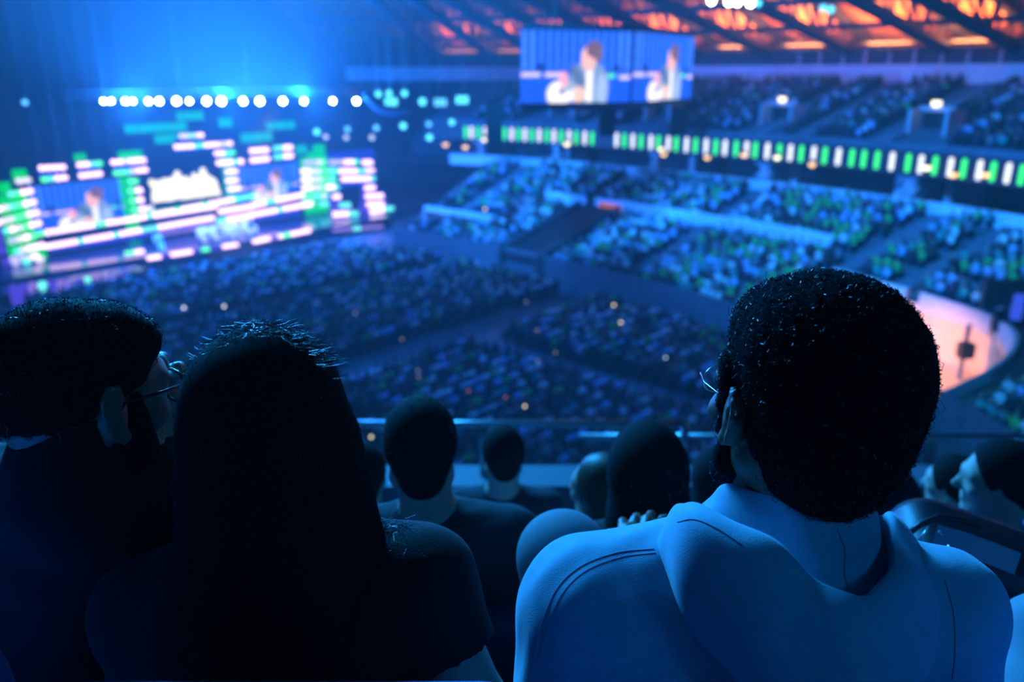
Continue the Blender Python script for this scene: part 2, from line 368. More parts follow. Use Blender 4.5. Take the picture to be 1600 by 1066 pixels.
# ---- roof trusses (radial, dark) and bays lit warm from the wall top
M_truss = mat('dark truss paint', (.03, .035, .045), .7)
TR = [s_near(px, 0, 19.5, 38) for px in (1600, 1490, 1335, 1205, 1098, 1010, 925, 845, 770, 690)] + [SMAX - 8]
lab = ['at the right edge of the picture', 'second from the right', 'third from the right', 'between the second and third lit bays', 'just right of the video cube', 'behind the cube\'s right face', 'behind the cube\'s middle', 'behind the cube\'s left part', 'left of the video cube', 'far left of the roof', 'out to the right']
for i, s in enumerate(TR):
    x, y, tx, ty = bowl(s, 38); n = Vector((-ty, tx, 0)); T = Vector((tx, ty, 0)); b = Vector((x, y, 0))
    t = empty('roof_truss', (x, y, 18.3), 'dark roof truss ' + lab[i], 'truss', 'radial roof trusses')
    top = [b + n * 4 + Vector((0, 0, 17.9)), b - n * 12 + Vector((0, 0, 22.8)), b - n * 34 + Vector((0, 0, 27))]
    bot = [b - n * .2 + Vector((0, 0, 17.0)), b - n * 8 + Vector((0, 0, 18.5)), b - n * 32 + Vector((0, 0, 23.2))]
    mb = MB()
    for ch in (top, bot): mb.tube(ch, .55, 8)
    mb.build('chord', M_truss, t)
    mb = MB()
    for k in range(9):
        f = k / 9; g = (k + .5) / 9; L = lambda c, u: c[0].lerp(c[1], u * 2) if u < .5 else c[1].lerp(c[2], u * 2 - 1)
        mb.tube([L(bot, f), L(top, g)], .16, 5); mb.tube([L(top, g), L(bot, (k + 1) / 9)], .16, 5)
    mb.build('web', M_truss, t)
for i in range(len(TR) - 1):
    s_ = (TR[i] + TR[i + 1]) / 2
    if i < len(TR) - 2 and TR[i] < TR[i + 1]: pass
    x, y, tx, ty = bowl(s_, 36.6); n = Vector((-ty, tx, 0)); b = Vector((x, y, 17.0))
    t = empty('roof_uplight', b, 'warm uplight under the roof, ' + lab[i], 'lamp', 'warm roof uplights'); mb = MB(); mb.box(b, (1.6, .4, .25), (tx, ty, 0), (-ty, tx, 0)); mb.build('housing', M_black, t)
    e = (1.0, 1.0, .9, .8, .6, .35, .25, .25, .25, .5)[i]
    l = lamp('roof_uplight_lamp', 'AREA', b + Vector((0, 0, .3)), 3600 * e, (1, .30, .07), aim=b + n * .5 + Vector((0, 0, 4)), size=4.0)
# round ring beams (purlins) that cross the bays
for k, (o, z, r) in enumerate(((33, 19.0, .3), (37.0, 17.7, .2), (27, 20.8, .34))):
    mb = MB(); pts = [Vector(bowl(s, o)[:2] + (z,)) for s in np.linspace(8, S1B, 70)]; mb.tube(pts, r, 6)
    tag(mb.build('ring_beam', M_truss), ['dark ring beam crossing the middle of the orange roof bays', 'lowest dark ring beam along the foot of the orange roof bays', 'highest dark ring beam across the orange roof bays'][k], 'beam', 'roof ring beams')
# cable drops down the wall above the deck
for i, px in enumerate((1250, 1282, 1318, 1352, 1391, 1430, 1472, 1515, 1565)):
    x, y, tx, ty = bowl(s_near(px, 0, 16.5, 37.1), 37.1); mb = MB(); mb.box((x, y, 15.9), (.2, .2, 2.4), (tx, ty, 0), (-ty, tx, 0))
    tag(mb.build('wall_rib', mat('dull blue rib', (.4, .44, .5), .8)), 'thin pale upright rib on the dark wall above the upper deck', 'rib', 'upright wall ribs')

# ================================================================== THE VIDEO CUBE
def screen_image(u, v, a=1.0):
    """the picture on the screens: a seated guest with a microphone, u to the right, v up"""
    c = np.zeros(u.shape + (3,)); c[:] = (.012, .10, .85)
    g = (np.abs(((u * 14) % 1) - .5) < .12) & (v > .42); c[g] = (.07, .27, 1.0)
    g = (np.abs(((v * 7) % 1) - .5) < .06) & (v > .42); c[g] *= .75
    def put(m, col, s=1.0):
        m = np.clip(m, 0, 1)[..., None] * s; c[:] = c * (1 - m) + np.array(col) * m
    box = lambda x0, x1, y0, y1, e=.012: np.clip((u - x0) / e, 0, 1) * np.clip((x1 - u) / e, 0, 1) * np.clip((v - y0) / e, 0, 1) * np.clip((y1 - v) / e, 0, 1)
    def ell(x, y, rx, ry, rot=0, e=.12):
        ca, sa = math.cos(rot), math.sin(rot); X = (u - x) * 1.5; Y = (v - y); A = (X * ca + Y * sa) / rx; B = (-X * sa + Y * ca) / ry
        return np.clip((1 - np.sqrt(A * A + B * B)) / e, 0, 1)
    put(box(0, 1, .43, .47), (.01, .05, .35)); put(box(.13, .22, .43, .56), (.01, .04, .3)); put(box(.83, .9, .43, .55), (.01, .04, .3))
    put(box(0, .18, .36, .43), (.8, .68, 1)); put(box(.21, .40, .36, .43), (.9, .7, 1)); put(box(.77, .86, .34, .41), (.1, 1, .35)); put(box(.89, 1, .32, .39), (.8, .7, 1))
    put(ell(.61, .22, .30, .40), (.20, .32, .55)); put(ell(.53, .32, .08, .26, .5), (.10, .18, .34)); put(ell(.735, .16, .08, .26), (.36, .5, .8))
    put(box(.575, .655, .0, .52, .02), (1, .98, 1)); put(ell(.52, .12, .1, .12), (.9, .55, .45))
    put(ell(.34, .12, .17, .20), (1, .93, .98)); put(box(.25, .50, 0, .22, .05), (1, .94, .98)); put(ell(.43, .22, .10, .06, .5), (.35, .45, .6))
    put(ell(.385, .33, .06, .12), (1, .42, .5)); put(ell(.365, .16, .03, .06, .6), (.1, .1, .25))
    put(ell(.605, .62, .105, .19), (1, .5, .42)); put(ell(.655, .75, .12, .13), (.16, .1, .16)); put(ell(.69, .68, .06, .12), (.2, .12, .15))
    return c * a
M_scr = glow_tint('screen picture', 1.35)
def screen(name, bl, br, tr, tl, parent, a=1.0, nu=72, nv=48, m=None):
    bl, br, tr, tl = map(lambda p: np.array(p), (bl, br, tr, tl)); U, V = np.meshgrid(np.linspace(0, 1, nu), np.linspace(0, 1, nv))
    p = (1 - V)[..., None] * ((1 - U)[..., None] * bl + U[..., None] * br) + V[..., None] * ((1 - U)[..., None] * tl + U[..., None] * tr)
    f = [(j * nu + i, j * nu + i + 1, (j + 1) * nu + i + 1, (j + 1) * nu + i) for j in range(nv - 1) for i in range(nu - 1)]
    return mesh_np(name, p.reshape(-1, 3), f, [m or M_scr], parent, col=screen_image(U, V, a).reshape(-1, 3))
A0 = P(810, 160, 52.6); A1 = P(986, 160, 55.2); A2 = P(1080, 155, 63.5)
zb, zt = P(810, 163, 52.6).z, P(810, 47, 52.6).z
foot = [Vector((p.x, p.y, 0)) for p in (A0, A1, A2)]
foot += [foot[2] + Vector((-7, 5, 0)), foot[0] + Vector((1.5, 9, 0))]
cc = sum(foot, Vector()) / 5
cube = empty('video_cube', (cc.x, cc.y, zb), 'big hanging video cube showing a seated guest in a grey jacket', 'video cube')
mb = MB(); nF = len(foot)
ring = [[cc + (p - cc) * k + Vector((0, 0, z)) for p in foot] for (k, z) in ((.9, zb - .4), (.985, zb - .12), (.985, zt + .12), (.9, zt + .4))]
mb.v = [tuple(p) for r in ring for p in r]
for k in range(3):
    for i in range(nF): j = (i + 1) % nF; mb.f.append((k * nF + i, k * nF + j, (k + 1) * nF + j, (k + 1) * nF + i))
mb.f += [tuple(range(nF))[::-1], tuple(range(3 * nF, 4 * nF))]; mb.m = [0] * len(mb.f)
mb.build('housing', M_black, cube)
up = Vector((0, 0, 1))
for i in range(2):
    a, b = foot[i], foot[i + 1]; d = (b - a).normalized(); a2 = a + d * .12; b2 = b - d * .12
    screen('screen', a2 + up * (zb + .05), b2 + up * (zb + .05), b2 + up * (zt - .05), a2 + up * (zt - .05), cube)
for i in range(4):
    q = cc + (foot[i] - cc) * .6; mb = MB(); mb.tube([q + up * (zt + .3), q + up * roof_at(q)], .06, 6); mb.build('hoist_cable', M_black, cube)
# ---- hanging black line arrays
for i, (px, py0, py1, d) in enumerate(((772, 165, 245, 60), (950, 166, 214, 69), (1062, 168, 212, 68), (766, 120, 160, 80))):
    if i == 3: continue
    a, b = P(px, py0, d), P(px, py1, d); t = empty('line_array', (a.x, a.y, a.z), ['long black hanging speaker column left of the video cube', 'black hanging speaker column below the joint of the video cube', 'black hanging speaker column below the cube\'s right face'][i], 'speaker', 'hanging speaker columns')
    n = 8
    for k in range(n):
        z = a.z + (b.z - a.z) * (k + .5) / n; mb = MB(); sx = .95
        mb.box((a.x, a.y + .03 * k * k * .3, z), (1.25 * d / 60, .7, abs(a.z - b.z) / n * .92)); mb.build('speaker_box', M_black, t)
    mb = MB(); mb.tube([(a.x - .4, a.y, a.z), (a.x - .4, a.y, roof_at(a))], .03, 5); mb.tube([(a.x + .4, a.y, a.z), (a.x + .4, a.y, roof_at(a))], .03, 5); mb.build('hoist_cable', M_black, t)

# ================================================================== THE STAGE
Sa = Vector((-41, 48.7, 0)); SU = Vector((.669, .743, 0)).normalized(); SB = Vector((-SU.y, SU.x, 0)); UP = Vector((0, 0, 1))
def W(px, py, off):
    """world point where a line of sight meets the upright plane 'off' metres behind the stage front"""
    d0 = P(px, py, 1.0) - EYE; n = SB; t = ((Sa + SB * off - EYE).dot(n)) / d0.dot(n); return EYE + d0 * t
def depth_of(p): return (p - EYE).dot(P(800, 533, 1.0) - EYE)
M_deck = mat('glossy stage floor', (.03, .03, .05), .12, noise=.2, nscale=1)
st = empty('stage', Sa + SU * 20, 'low glossy stage with lit purple and pink front edge', 'stage')
mb = MB(); mb.box(Sa + SU * 21.5 + SB * 7 + UP * .6, (43, 14, 1.2), SU, SB, UP); mb.build('platform', M_deck, st)
mb = MB(); mb.box(Sa + SU * 9.5 - SB * 1.6 + UP * .45, (14, 3.2, .9), SU, SB, UP); mb.build('apron', M_deck, st)
HUES = dict(p=('led pink', (1, .64, .9), 2.6), g=('led green', (.12, 1, .35), 1.8), c=('led cyan', (.15, .95, .85), 1.5), l=('led lilac', (.55, .55, 1), 1.3), w=('led white', (.9, .82, 1), 1.4), v=('led violet', (.12, .08, 1), .65), b=('led blue', (.03, .08, .95), .62), G=('led deep green', (.0, .85, .1), .85), t=('led teal', (0, .65, .38), .75), y=('led cream', (1, .95, .66), 1.5), B=('led dim blue', (.01, .05, .45), .5), V=('led mauve', (.38, .25, 1), .75))
def hue(c): return glow(*HUES[c])
def bar(parent, x0, y0, x1, y1, pat, off=7.0, hpx=7, name='light_bar', thick=.25):
    a, b = W(x0, y0, off), W(x1, y1, off); L = (b - a).length; h = hpx * .78 * depth_of((a + b) / 2) / FPX
    if off > 0: a.z = max(a.z, 1.26 + h / 2); b.z = max(b.z, 1.26 + h / 2)
    n = max(1, round(L / (h * 1.15))); X = (b - a).normalized(); mb = MB(); used = []
    for k in range(n):
        c = pat[min(len(pat) - 1, int(k / n * len(pat)))]
        if c not in used: used.append(c)
        mb.cur = used.index(c); mb.rbox(a + X * L * (k + .5) / n, (L / n * .9, thick, h), X, SB, UP, r=h * .42, n=3)
    return mb.build(name, [hue(c) for c in used], parent)
def panel(parent, x0, y0, x1, y1, c, off=7.2, name='panel', depth=.3, hpx=None):
    """pixel tile panel: corners lower-left x0,y1 .. upper-right x1,y0; rises as the wall recedes"""
    a, b = W(x0, y1, off), W(x1, y1, off); a.z = max(a.z, 1.24); b.z = a.z; zt_ = max(a.z + .3, W(x0, y0, off).z)
    X = (b - a).normalized(); L = (b - a).length; H = zt_ - a.z; mb = MB(); nx = max(1, round(L / .8)); nz = max(1, round(H / .8))
    for i in range(nx):
        for j in range(nz):
            mb.box(a + X * L * (i + .5) / nx + UP * H * (j + .5) / nz, (L / nx * .86, depth, H / nz * .86), X, SB, UP)
    return mb.build(name, hue(c) if isinstance(c, str) else c, parent)
def cluster(name, px, py, label, cat, off=7.0, group=None):
    p = W(px, py, off); return empty(name, (p.x, p.y, 1.2), label, cat, group)
# left tower of curved green tiers
t = cluster('led_tower', 35, 350, 'tall stepped green LED tower with white bars at the stage\'s left end', 'LED tower', 4.5, 'LED towers on the stage')
for (x0, y0, x1, y1, p) in ((24, 284, 49, 281, 'ww'), (12, 304, 52, 298, 'cgpp'), (-8, 328, 57, 315, 'pwcgppp'), (-8, 349, 61, 331, 'pwwggppp'), (4, 362, 65, 348, 'cpwgpp'), (13, 378, 69, 364, 'lwpggp'), (22, 394, 70, 382, 'cwpppp'), (15, 406, 40, 400, 'llw'), (42, 404, 60, 399, 'wp'), (20, 424, 33, 420, 'l'), (36, 419, 50, 414, 'c'), (55, 413, 70, 409, 'w')):
    bar(t, x0, y0, x1, y1, p, 4.0, 11)
for (x0, y0, x1, y1, c) in ((20, 264, 45, 284, 'G'), (2, 284, 24, 324, 'G'), (14, 305, 62, 400, 'G'), (48, 390, 78, 424, 'G'), (-6, 336, 12, 400, 'v'), (6, 404, 66, 430, 'v')): panel(t, x0, y0, x1, y1, c, 4.6)
# floating pairs of bars above screen one
for i, (l, bars, pn) in enumerate((('leftmost floating pair of pink light bars above the left stage screen', ((60, 263, 103, 261, 'ppp'), (64, 281, 106, 277, 'gcpp')), ((61, 264, 102, 280, 'b'),)),
                   ('middle floating light bars with a green block above the left stage screen', ((120, 258, 160, 255, 'ppcg'), (123, 275, 160, 271, 'ppp')), ((121, 260, 159, 273, 'b'), (116, 240, 136, 252, 'G'))),
                   ('floating light bars with a wide green block right above the green column', ((173, 254, 228, 250, 'pwpp'), (177, 271, 231, 265, 'gcwpp')), ((176, 256, 228, 268, 'b'), (186, 236, 224, 250, 'G'))),
                   ('floating pink light bars left of the second stage screen', ((390, 236, 420, 234, 'pp'), (391, 251, 421, 248, 'pp')), ((391, 238, 419, 250, 'b'),)),
                   ('floating cyan and pink light bars above the second stage screen', ((427, 232, 457, 230, 'cpp'), (428, 246, 458, 243, 'cpp')), ((428, 234, 456, 245, 'b'),)))):
    t = cluster('floating_light_bars', bars[0][0], bars[0][1], l, 'light bars', 7, 'floating light bars over the stage'); t.location.z = W(bars[1][0], bars[1][1], 7).z
    for b_ in bars: bar(t, *b_, 7.0, 10)
    for q in pn: panel(t, *q[:4], q[4], 7.3)
    a = W(bars[0][0] + 6, bars[0][1], 7.1); b = W(bars[0][2] - 6, bars[0][3], 7.1); mb = MB()
    for e in (a, b): mb.tube([e - UP * 1.0, Vector((e.x, e.y, roof_at(e)))], .025, 4)
    mb.build('hanger', M_black, t)
# zigzag of bars between the logo and screen two
t = cluster('light_bar_steps', 330, 240, 'white and cyan stepped light bars descending right of the glowing sign', 'light bars', 7)
for q in ((280, 213, 318, 211, 'wcwp', 9), (272, 230, 363, 224, 'ppcppwp', 9), (335, 240, 367, 238, 'ppcg', 9), (338, 255, 381, 252, 'ppcp', 10), (352, 269, 371, 267, 'p', 9), (353, 283, 372, 281, 'pp', 9), (356, 296, 376, 294, 'pp', 9)): bar(t, *q[:5], 7.0, q[5])
panel(t, 352, 240, 370, 310, 't', 7.4); panel(t, 276, 213, 318, 240, 'B', 7.6)
# hanging teal cubes up under the truss
for i, (x0, y0, x1, y1, c) in enumerate(((197, 194, 292, 210, 't'), (244, 210, 280, 226, 't'), (278, 174, 318, 190, 't'), (344, 183, 362, 200, 't'), (378, 208, 425, 224, 't'), (418, 190, 460, 204, 't'))):
    a = panel(None, x0, y0, x1, y1, c, 9.5 + i * .8, 'hanging_light_blocks', .6)
    q_ = [W(x_, y0, 9.5 + i * .8) for x_ in (x0 + 5, x1 - 5)]; mb = MB()
    for e in q_: mb.tube([e - UP * .4, Vector((e.x, e.y, roof_at(e)))], .025, 4)
    mb.build('hanger', M_black, a)
    tag(a, ['long row of teal light blocks high at the upper left of the sign', 'short teal block row just below the long row', 'dim teal block row nearest under the left spotlights', 'small dim teal block over the sign\'s right end', 'teal block row above the second stage screen', 'teal block row highest above the right green tower'][i], 'light blocks', 'teal blocks hung over the stage')
# screens on the stage
for i, (x0, x1, yt, yb, l) in enumerate(((56, 212, 291, 366, 'left stage screen showing a seated guest in a grey jacket'), (372, 470, 262, 318, 'smaller right stage screen showing the same seated guest'))):
    a, b = W(x0, yb, 7.6), W(x1, yb, 7.6); b.z = a.z; zt_ = W(x0, yt, 7.6).z; t = empty('stage_screen', (a.x, a.y, a.z), l, 'screen', 'screens on the stage')
    a0, b0 = a, b; screen('screen', a0, b0, Vector((b.x, b.y, zt_)), Vector((a.x, a.y, zt_)), t, .9)
    mb = MB(); mb.box((a + b) / 2 + UP * (zt_ - a.z) / 2 + SB * .3, ((b - a).length + .4, .4, zt_ - a.z + .4), SU, SB, UP); mb.build('housing', M_black, t)
# green column beside screen one
t = cluster('led_column', 215, 320, 'narrow green LED column with short white bars right of the left screen', 'LED column', 7)
for q in ((201, 284, 216, 283, 'g'), (200, 299, 223, 297, 'gpg'), (203, 314, 225, 312, 'gpg'), (206, 329, 240, 325, 'gpw')): bar(t, *q[:5], 6.6, 11)
panel(t, 200, 276, 222, 378, 'G', 6.9)
# long riser bars under screens and sign
t = cluster('led_riser', 240, 350, 'long tiered LED riser with pink and green bars under the screens', 'LED riser', 6)
for q in ((70, 364, 210, 342, 'ppppppcgpppp'), (210, 342, 374, 310, 'pcpppgpppgppppg'), (374, 310, 398, 306, 'cg'), (30, 393, 335, 340, 'cppppppppcpppppcppppcccppppppppppp'), (240, 337, 338, 322, 'pppppppp'), (341, 331, 394, 323, 'ppppp'), (338, 346, 394, 336, 'cppppp'), (392, 322, 475, 304, 'ppcppppp'), (392, 336, 488, 318, 'ppppcppppp')): bar(t, *q[:5], 5.4, 10)
for q in ((75, 372, 330, 384, 'v'), (230, 323, 370, 331, 'G'), (80, 392, 230, 404, 'b'), (245, 352, 336, 362, 'V'), (340, 344, 396, 362, 'l'), (398, 338, 470, 346, 'b')):
    a, b = W(q[0], (q[1] + q[3]) / 2 + 8, 5.8), W(q[2], 0, 5.8); f = (q[2] - q[0]); mb = MB()
    a.z = max(a.z, 1.8); bb = W(q[2], (q[1] + q[3]) / 2 + 8 - f * .16, 5.8); bb.z = max(bb.z, 1.8); h = (q[3] - q[1]) * depth_of(a) / FPX; X = (bb - a).normalized(); n = max(2, int((bb - a).length / 1.0))
    for k in range(n): mb.box(a + X * (bb - a).length * (k + .5) / n, ((bb - a).length / n * .85, .25, h), X, SB, UP)
    mb.build('riser_panel', hue(q[4]), t)
# cream glowing sign of rounded letters in two rows
t = cluster('glowing_sign', 288, 295, 'cream white glowing sign of rounded letters in two rows on stage', 'sign', 6.5)
t.location.z = W(240, 318, 6.5).z
def stroke(pts, r=5.0):
    q = [W(x, y, 6.4) for x, y in pts]; rr = r * depth_of(q[0]) / FPX; mb = MB()
    if len(q) > 2:
        q = [Vector(v) for v in [np.array(a) for a in q]]
    mb.tube(q, rr, 8)
    for e in q: mb.ball(e, rr, 8, 6)
    mb.build('letter', hue('y'), t, True)
for s_ in ([(237, 285), (243, 296), (248, 286), (253, 296), (258, 283)], [(263, 296), (262, 284), (270, 281), (271, 292)], [(277, 293), (277, 272), (283, 284), (284, 293)], [(290, 291), (289, 280), (296, 283), (297, 292), (291, 294)], [(302, 290), (304, 275), (308, 288)], [(313, 288), (317, 267), (322, 276), (322, 288)], [(327, 280), (334, 284), (336, 291)],
           [(242, 312), (242, 302), (250, 303), (249, 311)], [(256, 310), (255, 301), (263, 302), (262, 310)], [(268, 309), (268, 299), (276, 301), (270, 309)], [(281, 307), (282, 298), (289, 299), (289, 307)], [(296, 306), (295, 297), (303, 297), (302, 305)], [(309, 304), (309, 295), (316, 296), (315, 304)], [(322, 302), (322, 294), (330, 296), (329, 302)], [(336, 300), (337, 296), (340, 301)]): stroke(s_)
# right green tower
t = cluster('led_tower', 500, 300, 'green LED tower with stacked white bars right of the second screen', 'LED tower', 7, 'LED towers on the stage')
for q in ((474, 255, 509, 253, 'llwg'), (470, 268, 585, 267, 'pwgcppcp'), (471, 281, 525, 280, 'pwgc'), (472, 294, 530, 292, 'pwgpc'), (474, 308, 531, 304, 'gcwcp'), (470, 321, 492, 317, 'pg'), (498, 319, 530, 317, 'cwp')): bar(t, *q[:5], 6.6, 10)
for q in ((463, 226, 480, 243, 't'), (490, 226, 508, 246, 'G'), (480, 238, 494, 250, 'G'), (474, 246, 528, 318, 'G'), (478, 320, 518, 342, 'G')): panel(t, *q[:4], q[4], 7.0)
# right open frame
t = cluster('led_gateway', 560, 300, 'blue LED gateway with a dark doorway and pink bars at stage right end', 'LED gateway', 7)
for q in ((514, 254, 560, 253, 'llpg'), (566, 254, 582, 254, 'p'), (533, 280, 586, 279, 'pppc'), (570, 294, 586, 293, 'p'), (571, 307, 599, 306, 'ppp'), (573, 320, 600, 319, 'ppp'), (578, 333, 615, 332, 'ppcc'), (530, 321, 548, 320, 'cc'), (520, 335, 560, 334, 'ppcc'), (520, 308, 532, 307, 'p')): bar(t, *q[:5], 2.4, 10)
for q in ((512, 238, 585, 262, 'b'), (532, 274, 588, 294, 'b'), (566, 290, 590, 340, 'v'), (516, 300, 534, 340, 'v'), (520, 328, 552, 350, 'V'), (562, 318, 606, 344, 'v'), (590, 300, 602, 340, 'b')): panel(t, *q[:4], q[4], 2.9)
# lit strip along the stage edge and lilac panel on the apron
for i, (pts, l, off, h) in enumerate((((230, 404, 372, 382, 'pvppvgvpp'), 'pink lit edge strip along the middle of the stage front', 0, 8), ((395, 378, 485, 360, 'ppVpgppp'), 'pink and green lit edge strip in front of the right screen', 0, 8), ((520, 360, 598, 354, 'VVcVVV'), 'violet lit edge strip at the stage\'s right end', 0, 8), ((195, 396, 225, 392, 'gp'), 'short green and pink light strip below the green column', 0, 8))):
    tag(bar(None, *pts, off - .2, h, 'edge_strip', .3), l, 'light strip', 'lit strips on the stage edge')
a = W(14, 452, -3.6); b = W(195, 424, -3.6); X = (b - a).normalized(); L = (b - a).length; mb = MB(); n = 13
for k in range(n):
    mb.cur = (0, 0, 1, 2, 0, 1, 1, 0, 2, 1, 1, 1, 0)[k]; H = 1.5 - .6 * k / n; c_ = a + X * L * (k + .5) / n; mb.rbox(Vector((c_.x, c_.y, .1 + H / 2)), (L / n * .95, .2, H), X, SB, UP, r=.3, n=3)
tag(mb.build('apron_light_panel', [hue('v'), hue('V'), hue('c')]), 'violet and lilac glowing panel on the near left stage front', 'light panel')

# hosts and guests on the stage: low poly seated figures in white armchairs
def blob_person(t, base, face, sh, sk, hr, tr, sc=1.0, sit=True):
    f = Vector(face).normalized(); r = Vector((f.y, -f.x, 0)); R = Matrix((r, f, Vector((0, 0, 1)))).transposed(); B = Vector(base)
    at = lambda x, y, z: B + R @ Vector((x, y, z)) * sc
    mb = MB(); mb.tube([at(0, 0, .45), at(0, -.03, .75), at(0, 0, 1.0), at(0, .01, 1.07)], [.17 * sc, .18 * sc, .17 * sc, .06 * sc], 10)
    mb.tube([at(-.2, 0, .98), at(-.27, .1, .72), at(-.15, .32, .68)], [.06 * sc, .05 * sc, .04 * sc], 7); mb.tube([at(.2, 0, .98), at(.27, .1, .72), at(.15, .32, .68)], [.06 * sc, .05 * sc, .04 * sc], 7)
    mb.cur = 1; mb.ball(at(0, .03, 1.22), (.085 * sc, .1 * sc, .12 * sc), 10, 8, R); mb.tube([at(0, 0, 1.02), at(0, .01, 1.14)], .05 * sc, 7)
    mb.ball(at(-.14, .35, .68), .045 * sc, 6, 5); mb.ball(at(.14, .35, .68), .045 * sc, 6, 5)
    mb.cur = 2; mb.ball(at(0, -.015, 1.26), (.095 * sc, .1 * sc, .11 * sc), 10, 8, R)
    mb.cur = 3
    for s in (-1, 1): mb.tube([at(.1 * s, .02, .48), at(.12 * s, .46, .5), at(.12 * s, .5, .06), at(.12 * s, .62, .04)], [.1 * sc, .08 * sc, .055 * sc, .045 * sc], 7)
    return mb.build('body', [sh, sk, hr, tr], t, True)
M_skin = mat('skin', (.55, .33, .24), .55); M_hair = mat('dark hair', (.015, .012, .01), .6); M_white = mat('white cloth', (.8, .8, .8), .8)
M_navy = mat('navy cloth', (.03, .04, .09), .85); M_grey = mat('grey cloth', (.25, .26, .28), .85); M_cream = mat('cream upholstery', (.8, .74, .62), .7)
SP = [(322, 384, 'left'), (342, 383, 'second'), (366, 378, 'third'), (392, 374, 'right')]
for i, (px, py, nm) in enumerate(SP):
    p = W(px, py, 2.2); p.z = 1.2
    ch = empty('armchair', p, nm + ('most' if nm in ('left', 'right') else '') + ' white armchair in the row on stage', 'armchair', 'armchairs on the stage')
    mb = MB(); mb.rbox(p + UP * .3, (.95, .85, .45), SU, SB, UP, r=.1); mb.build('seat', M_cream, ch)
    mb = MB(); mb.rbox(p + UP * .65 + SB * .42, (.95, .25, .95), SU, SB, UP, r=.2); mb.build('backrest', M_cream, ch)
    for s in (-1, 1): mb = MB(); mb.rbox(p + UP * .5 + SU * .45 * s, (.18, .85, .5), SU, SB, UP, r=.08); mb.build('armrest', M_cream, ch)
    t = empty('person', p, 'seated person on the %s stage armchair, in %s' % (nm + ('most' if nm in ('left', 'right') else ''), ('white', 'grey', 'white', 'dark clothes')[i]), 'person', 'people on the stage')
    blob_person(t, p + UP * .12 - SB * .12, -SB + SU * .2, (M_white, M_grey, M_white, M_navy)[i], M_skin, M_hair, (M_navy, M_navy, M_grey, M_grey)[i])
p = W(248, 392, 1.5); p.z = 1.2; t = empty('person', p, 'standing pale-clothed person alone at the left of the stage armchairs', 'person', 'people on the stage'); blob_person(t, p, -SB, M_white, M_skin, M_hair, M_white, 1.25)

# front truss with spotlights
TZ = 12.8
TA = W(100, 157, 0); TB = W(600, 157, 0); TA.z = TB.z = TZ + .45
t = empty('lighting_truss', (TA + TB) / 2, 'long black truss that carries the row of bright stage spotlights', 'truss')
mb = MB()
for (dx, dz) in ((0, 0), (.5, 0), (0, .5), (.5, .5)): mb.tube([TA + SB * dx + UP * dz, TB + SB * dx + UP * dz], .05, 5)
mb.build('chord', M_black, t); mb = MB(); n = 44
for k in range(n):
    a = TA.lerp(TB, k / n); b = TA.lerp(TB, (k + 1) / n); mb.tube([a, b + UP * .5], .025, 4, False); mb.tube([a + SB * .5 + UP * .5, b + SB * .5], .025, 4, False)
mb.build('web', M_black, t)
mb = MB()
for k in range(5):
    q = TA.lerp(TB, (k + .5) / 5); mb.tube([q + UP * .5, Vector((q.x, q.y, roof_at(q)))], .02, 4)
mb.build('hoist_cable', M_black, t)
M_beam = glow('spotlight lens', (.75, 1, 1), 40)
SPOTS = ((162, 5), (174, 5), (196, 6), (208, 5), (232, 6), (249, 7), (276, 8), (296, 6), (323, 8), (346, 9), (380, 8), (406, 9), (442, 8), (475, 7), (520, 7), (557, 8))
for i, (px, r) in enumerate(SPOTS):
    p = W(px, 158, 0); R = r * .028; aim = (EYE - p).normalized(); t = empty('spotlight', p, 'bright white stage spotlight, %s on the truss' % ['leftmost', 'second from left', 'third from left', 'fourth from left', 'fifth from left', 'sixth from left', 'seventh from left', 'small, between two big ones above the sign', 'left one of the big pair above the sign', 'largest, above the stepped bars', 'right of the largest', 'large, over the second screen\'s left', 'over the second screen', 'fourth from the right end', 'second from right', 'rightmost'][i], 'spotlight', 'row of stage spotlights')
    d = (Vector((0, -.6, -.12)) + aim).normalized(); mb = MB(); mb.tube([p, p - d * .5, p - d * .7], [R * 1.15, R * 1.1, R * .6], 12); mb.build('housing', M_black, t)
    mb = MB(); mb.ball(p + d * .05, (R, R, R), 12, 8); mb.build('lens', M_beam, t)
    mb = MB(); mb.tube([p - d * .35, p - d * .35 + UP * .5], .04, 5); mb.build('bracket', M_black, t)
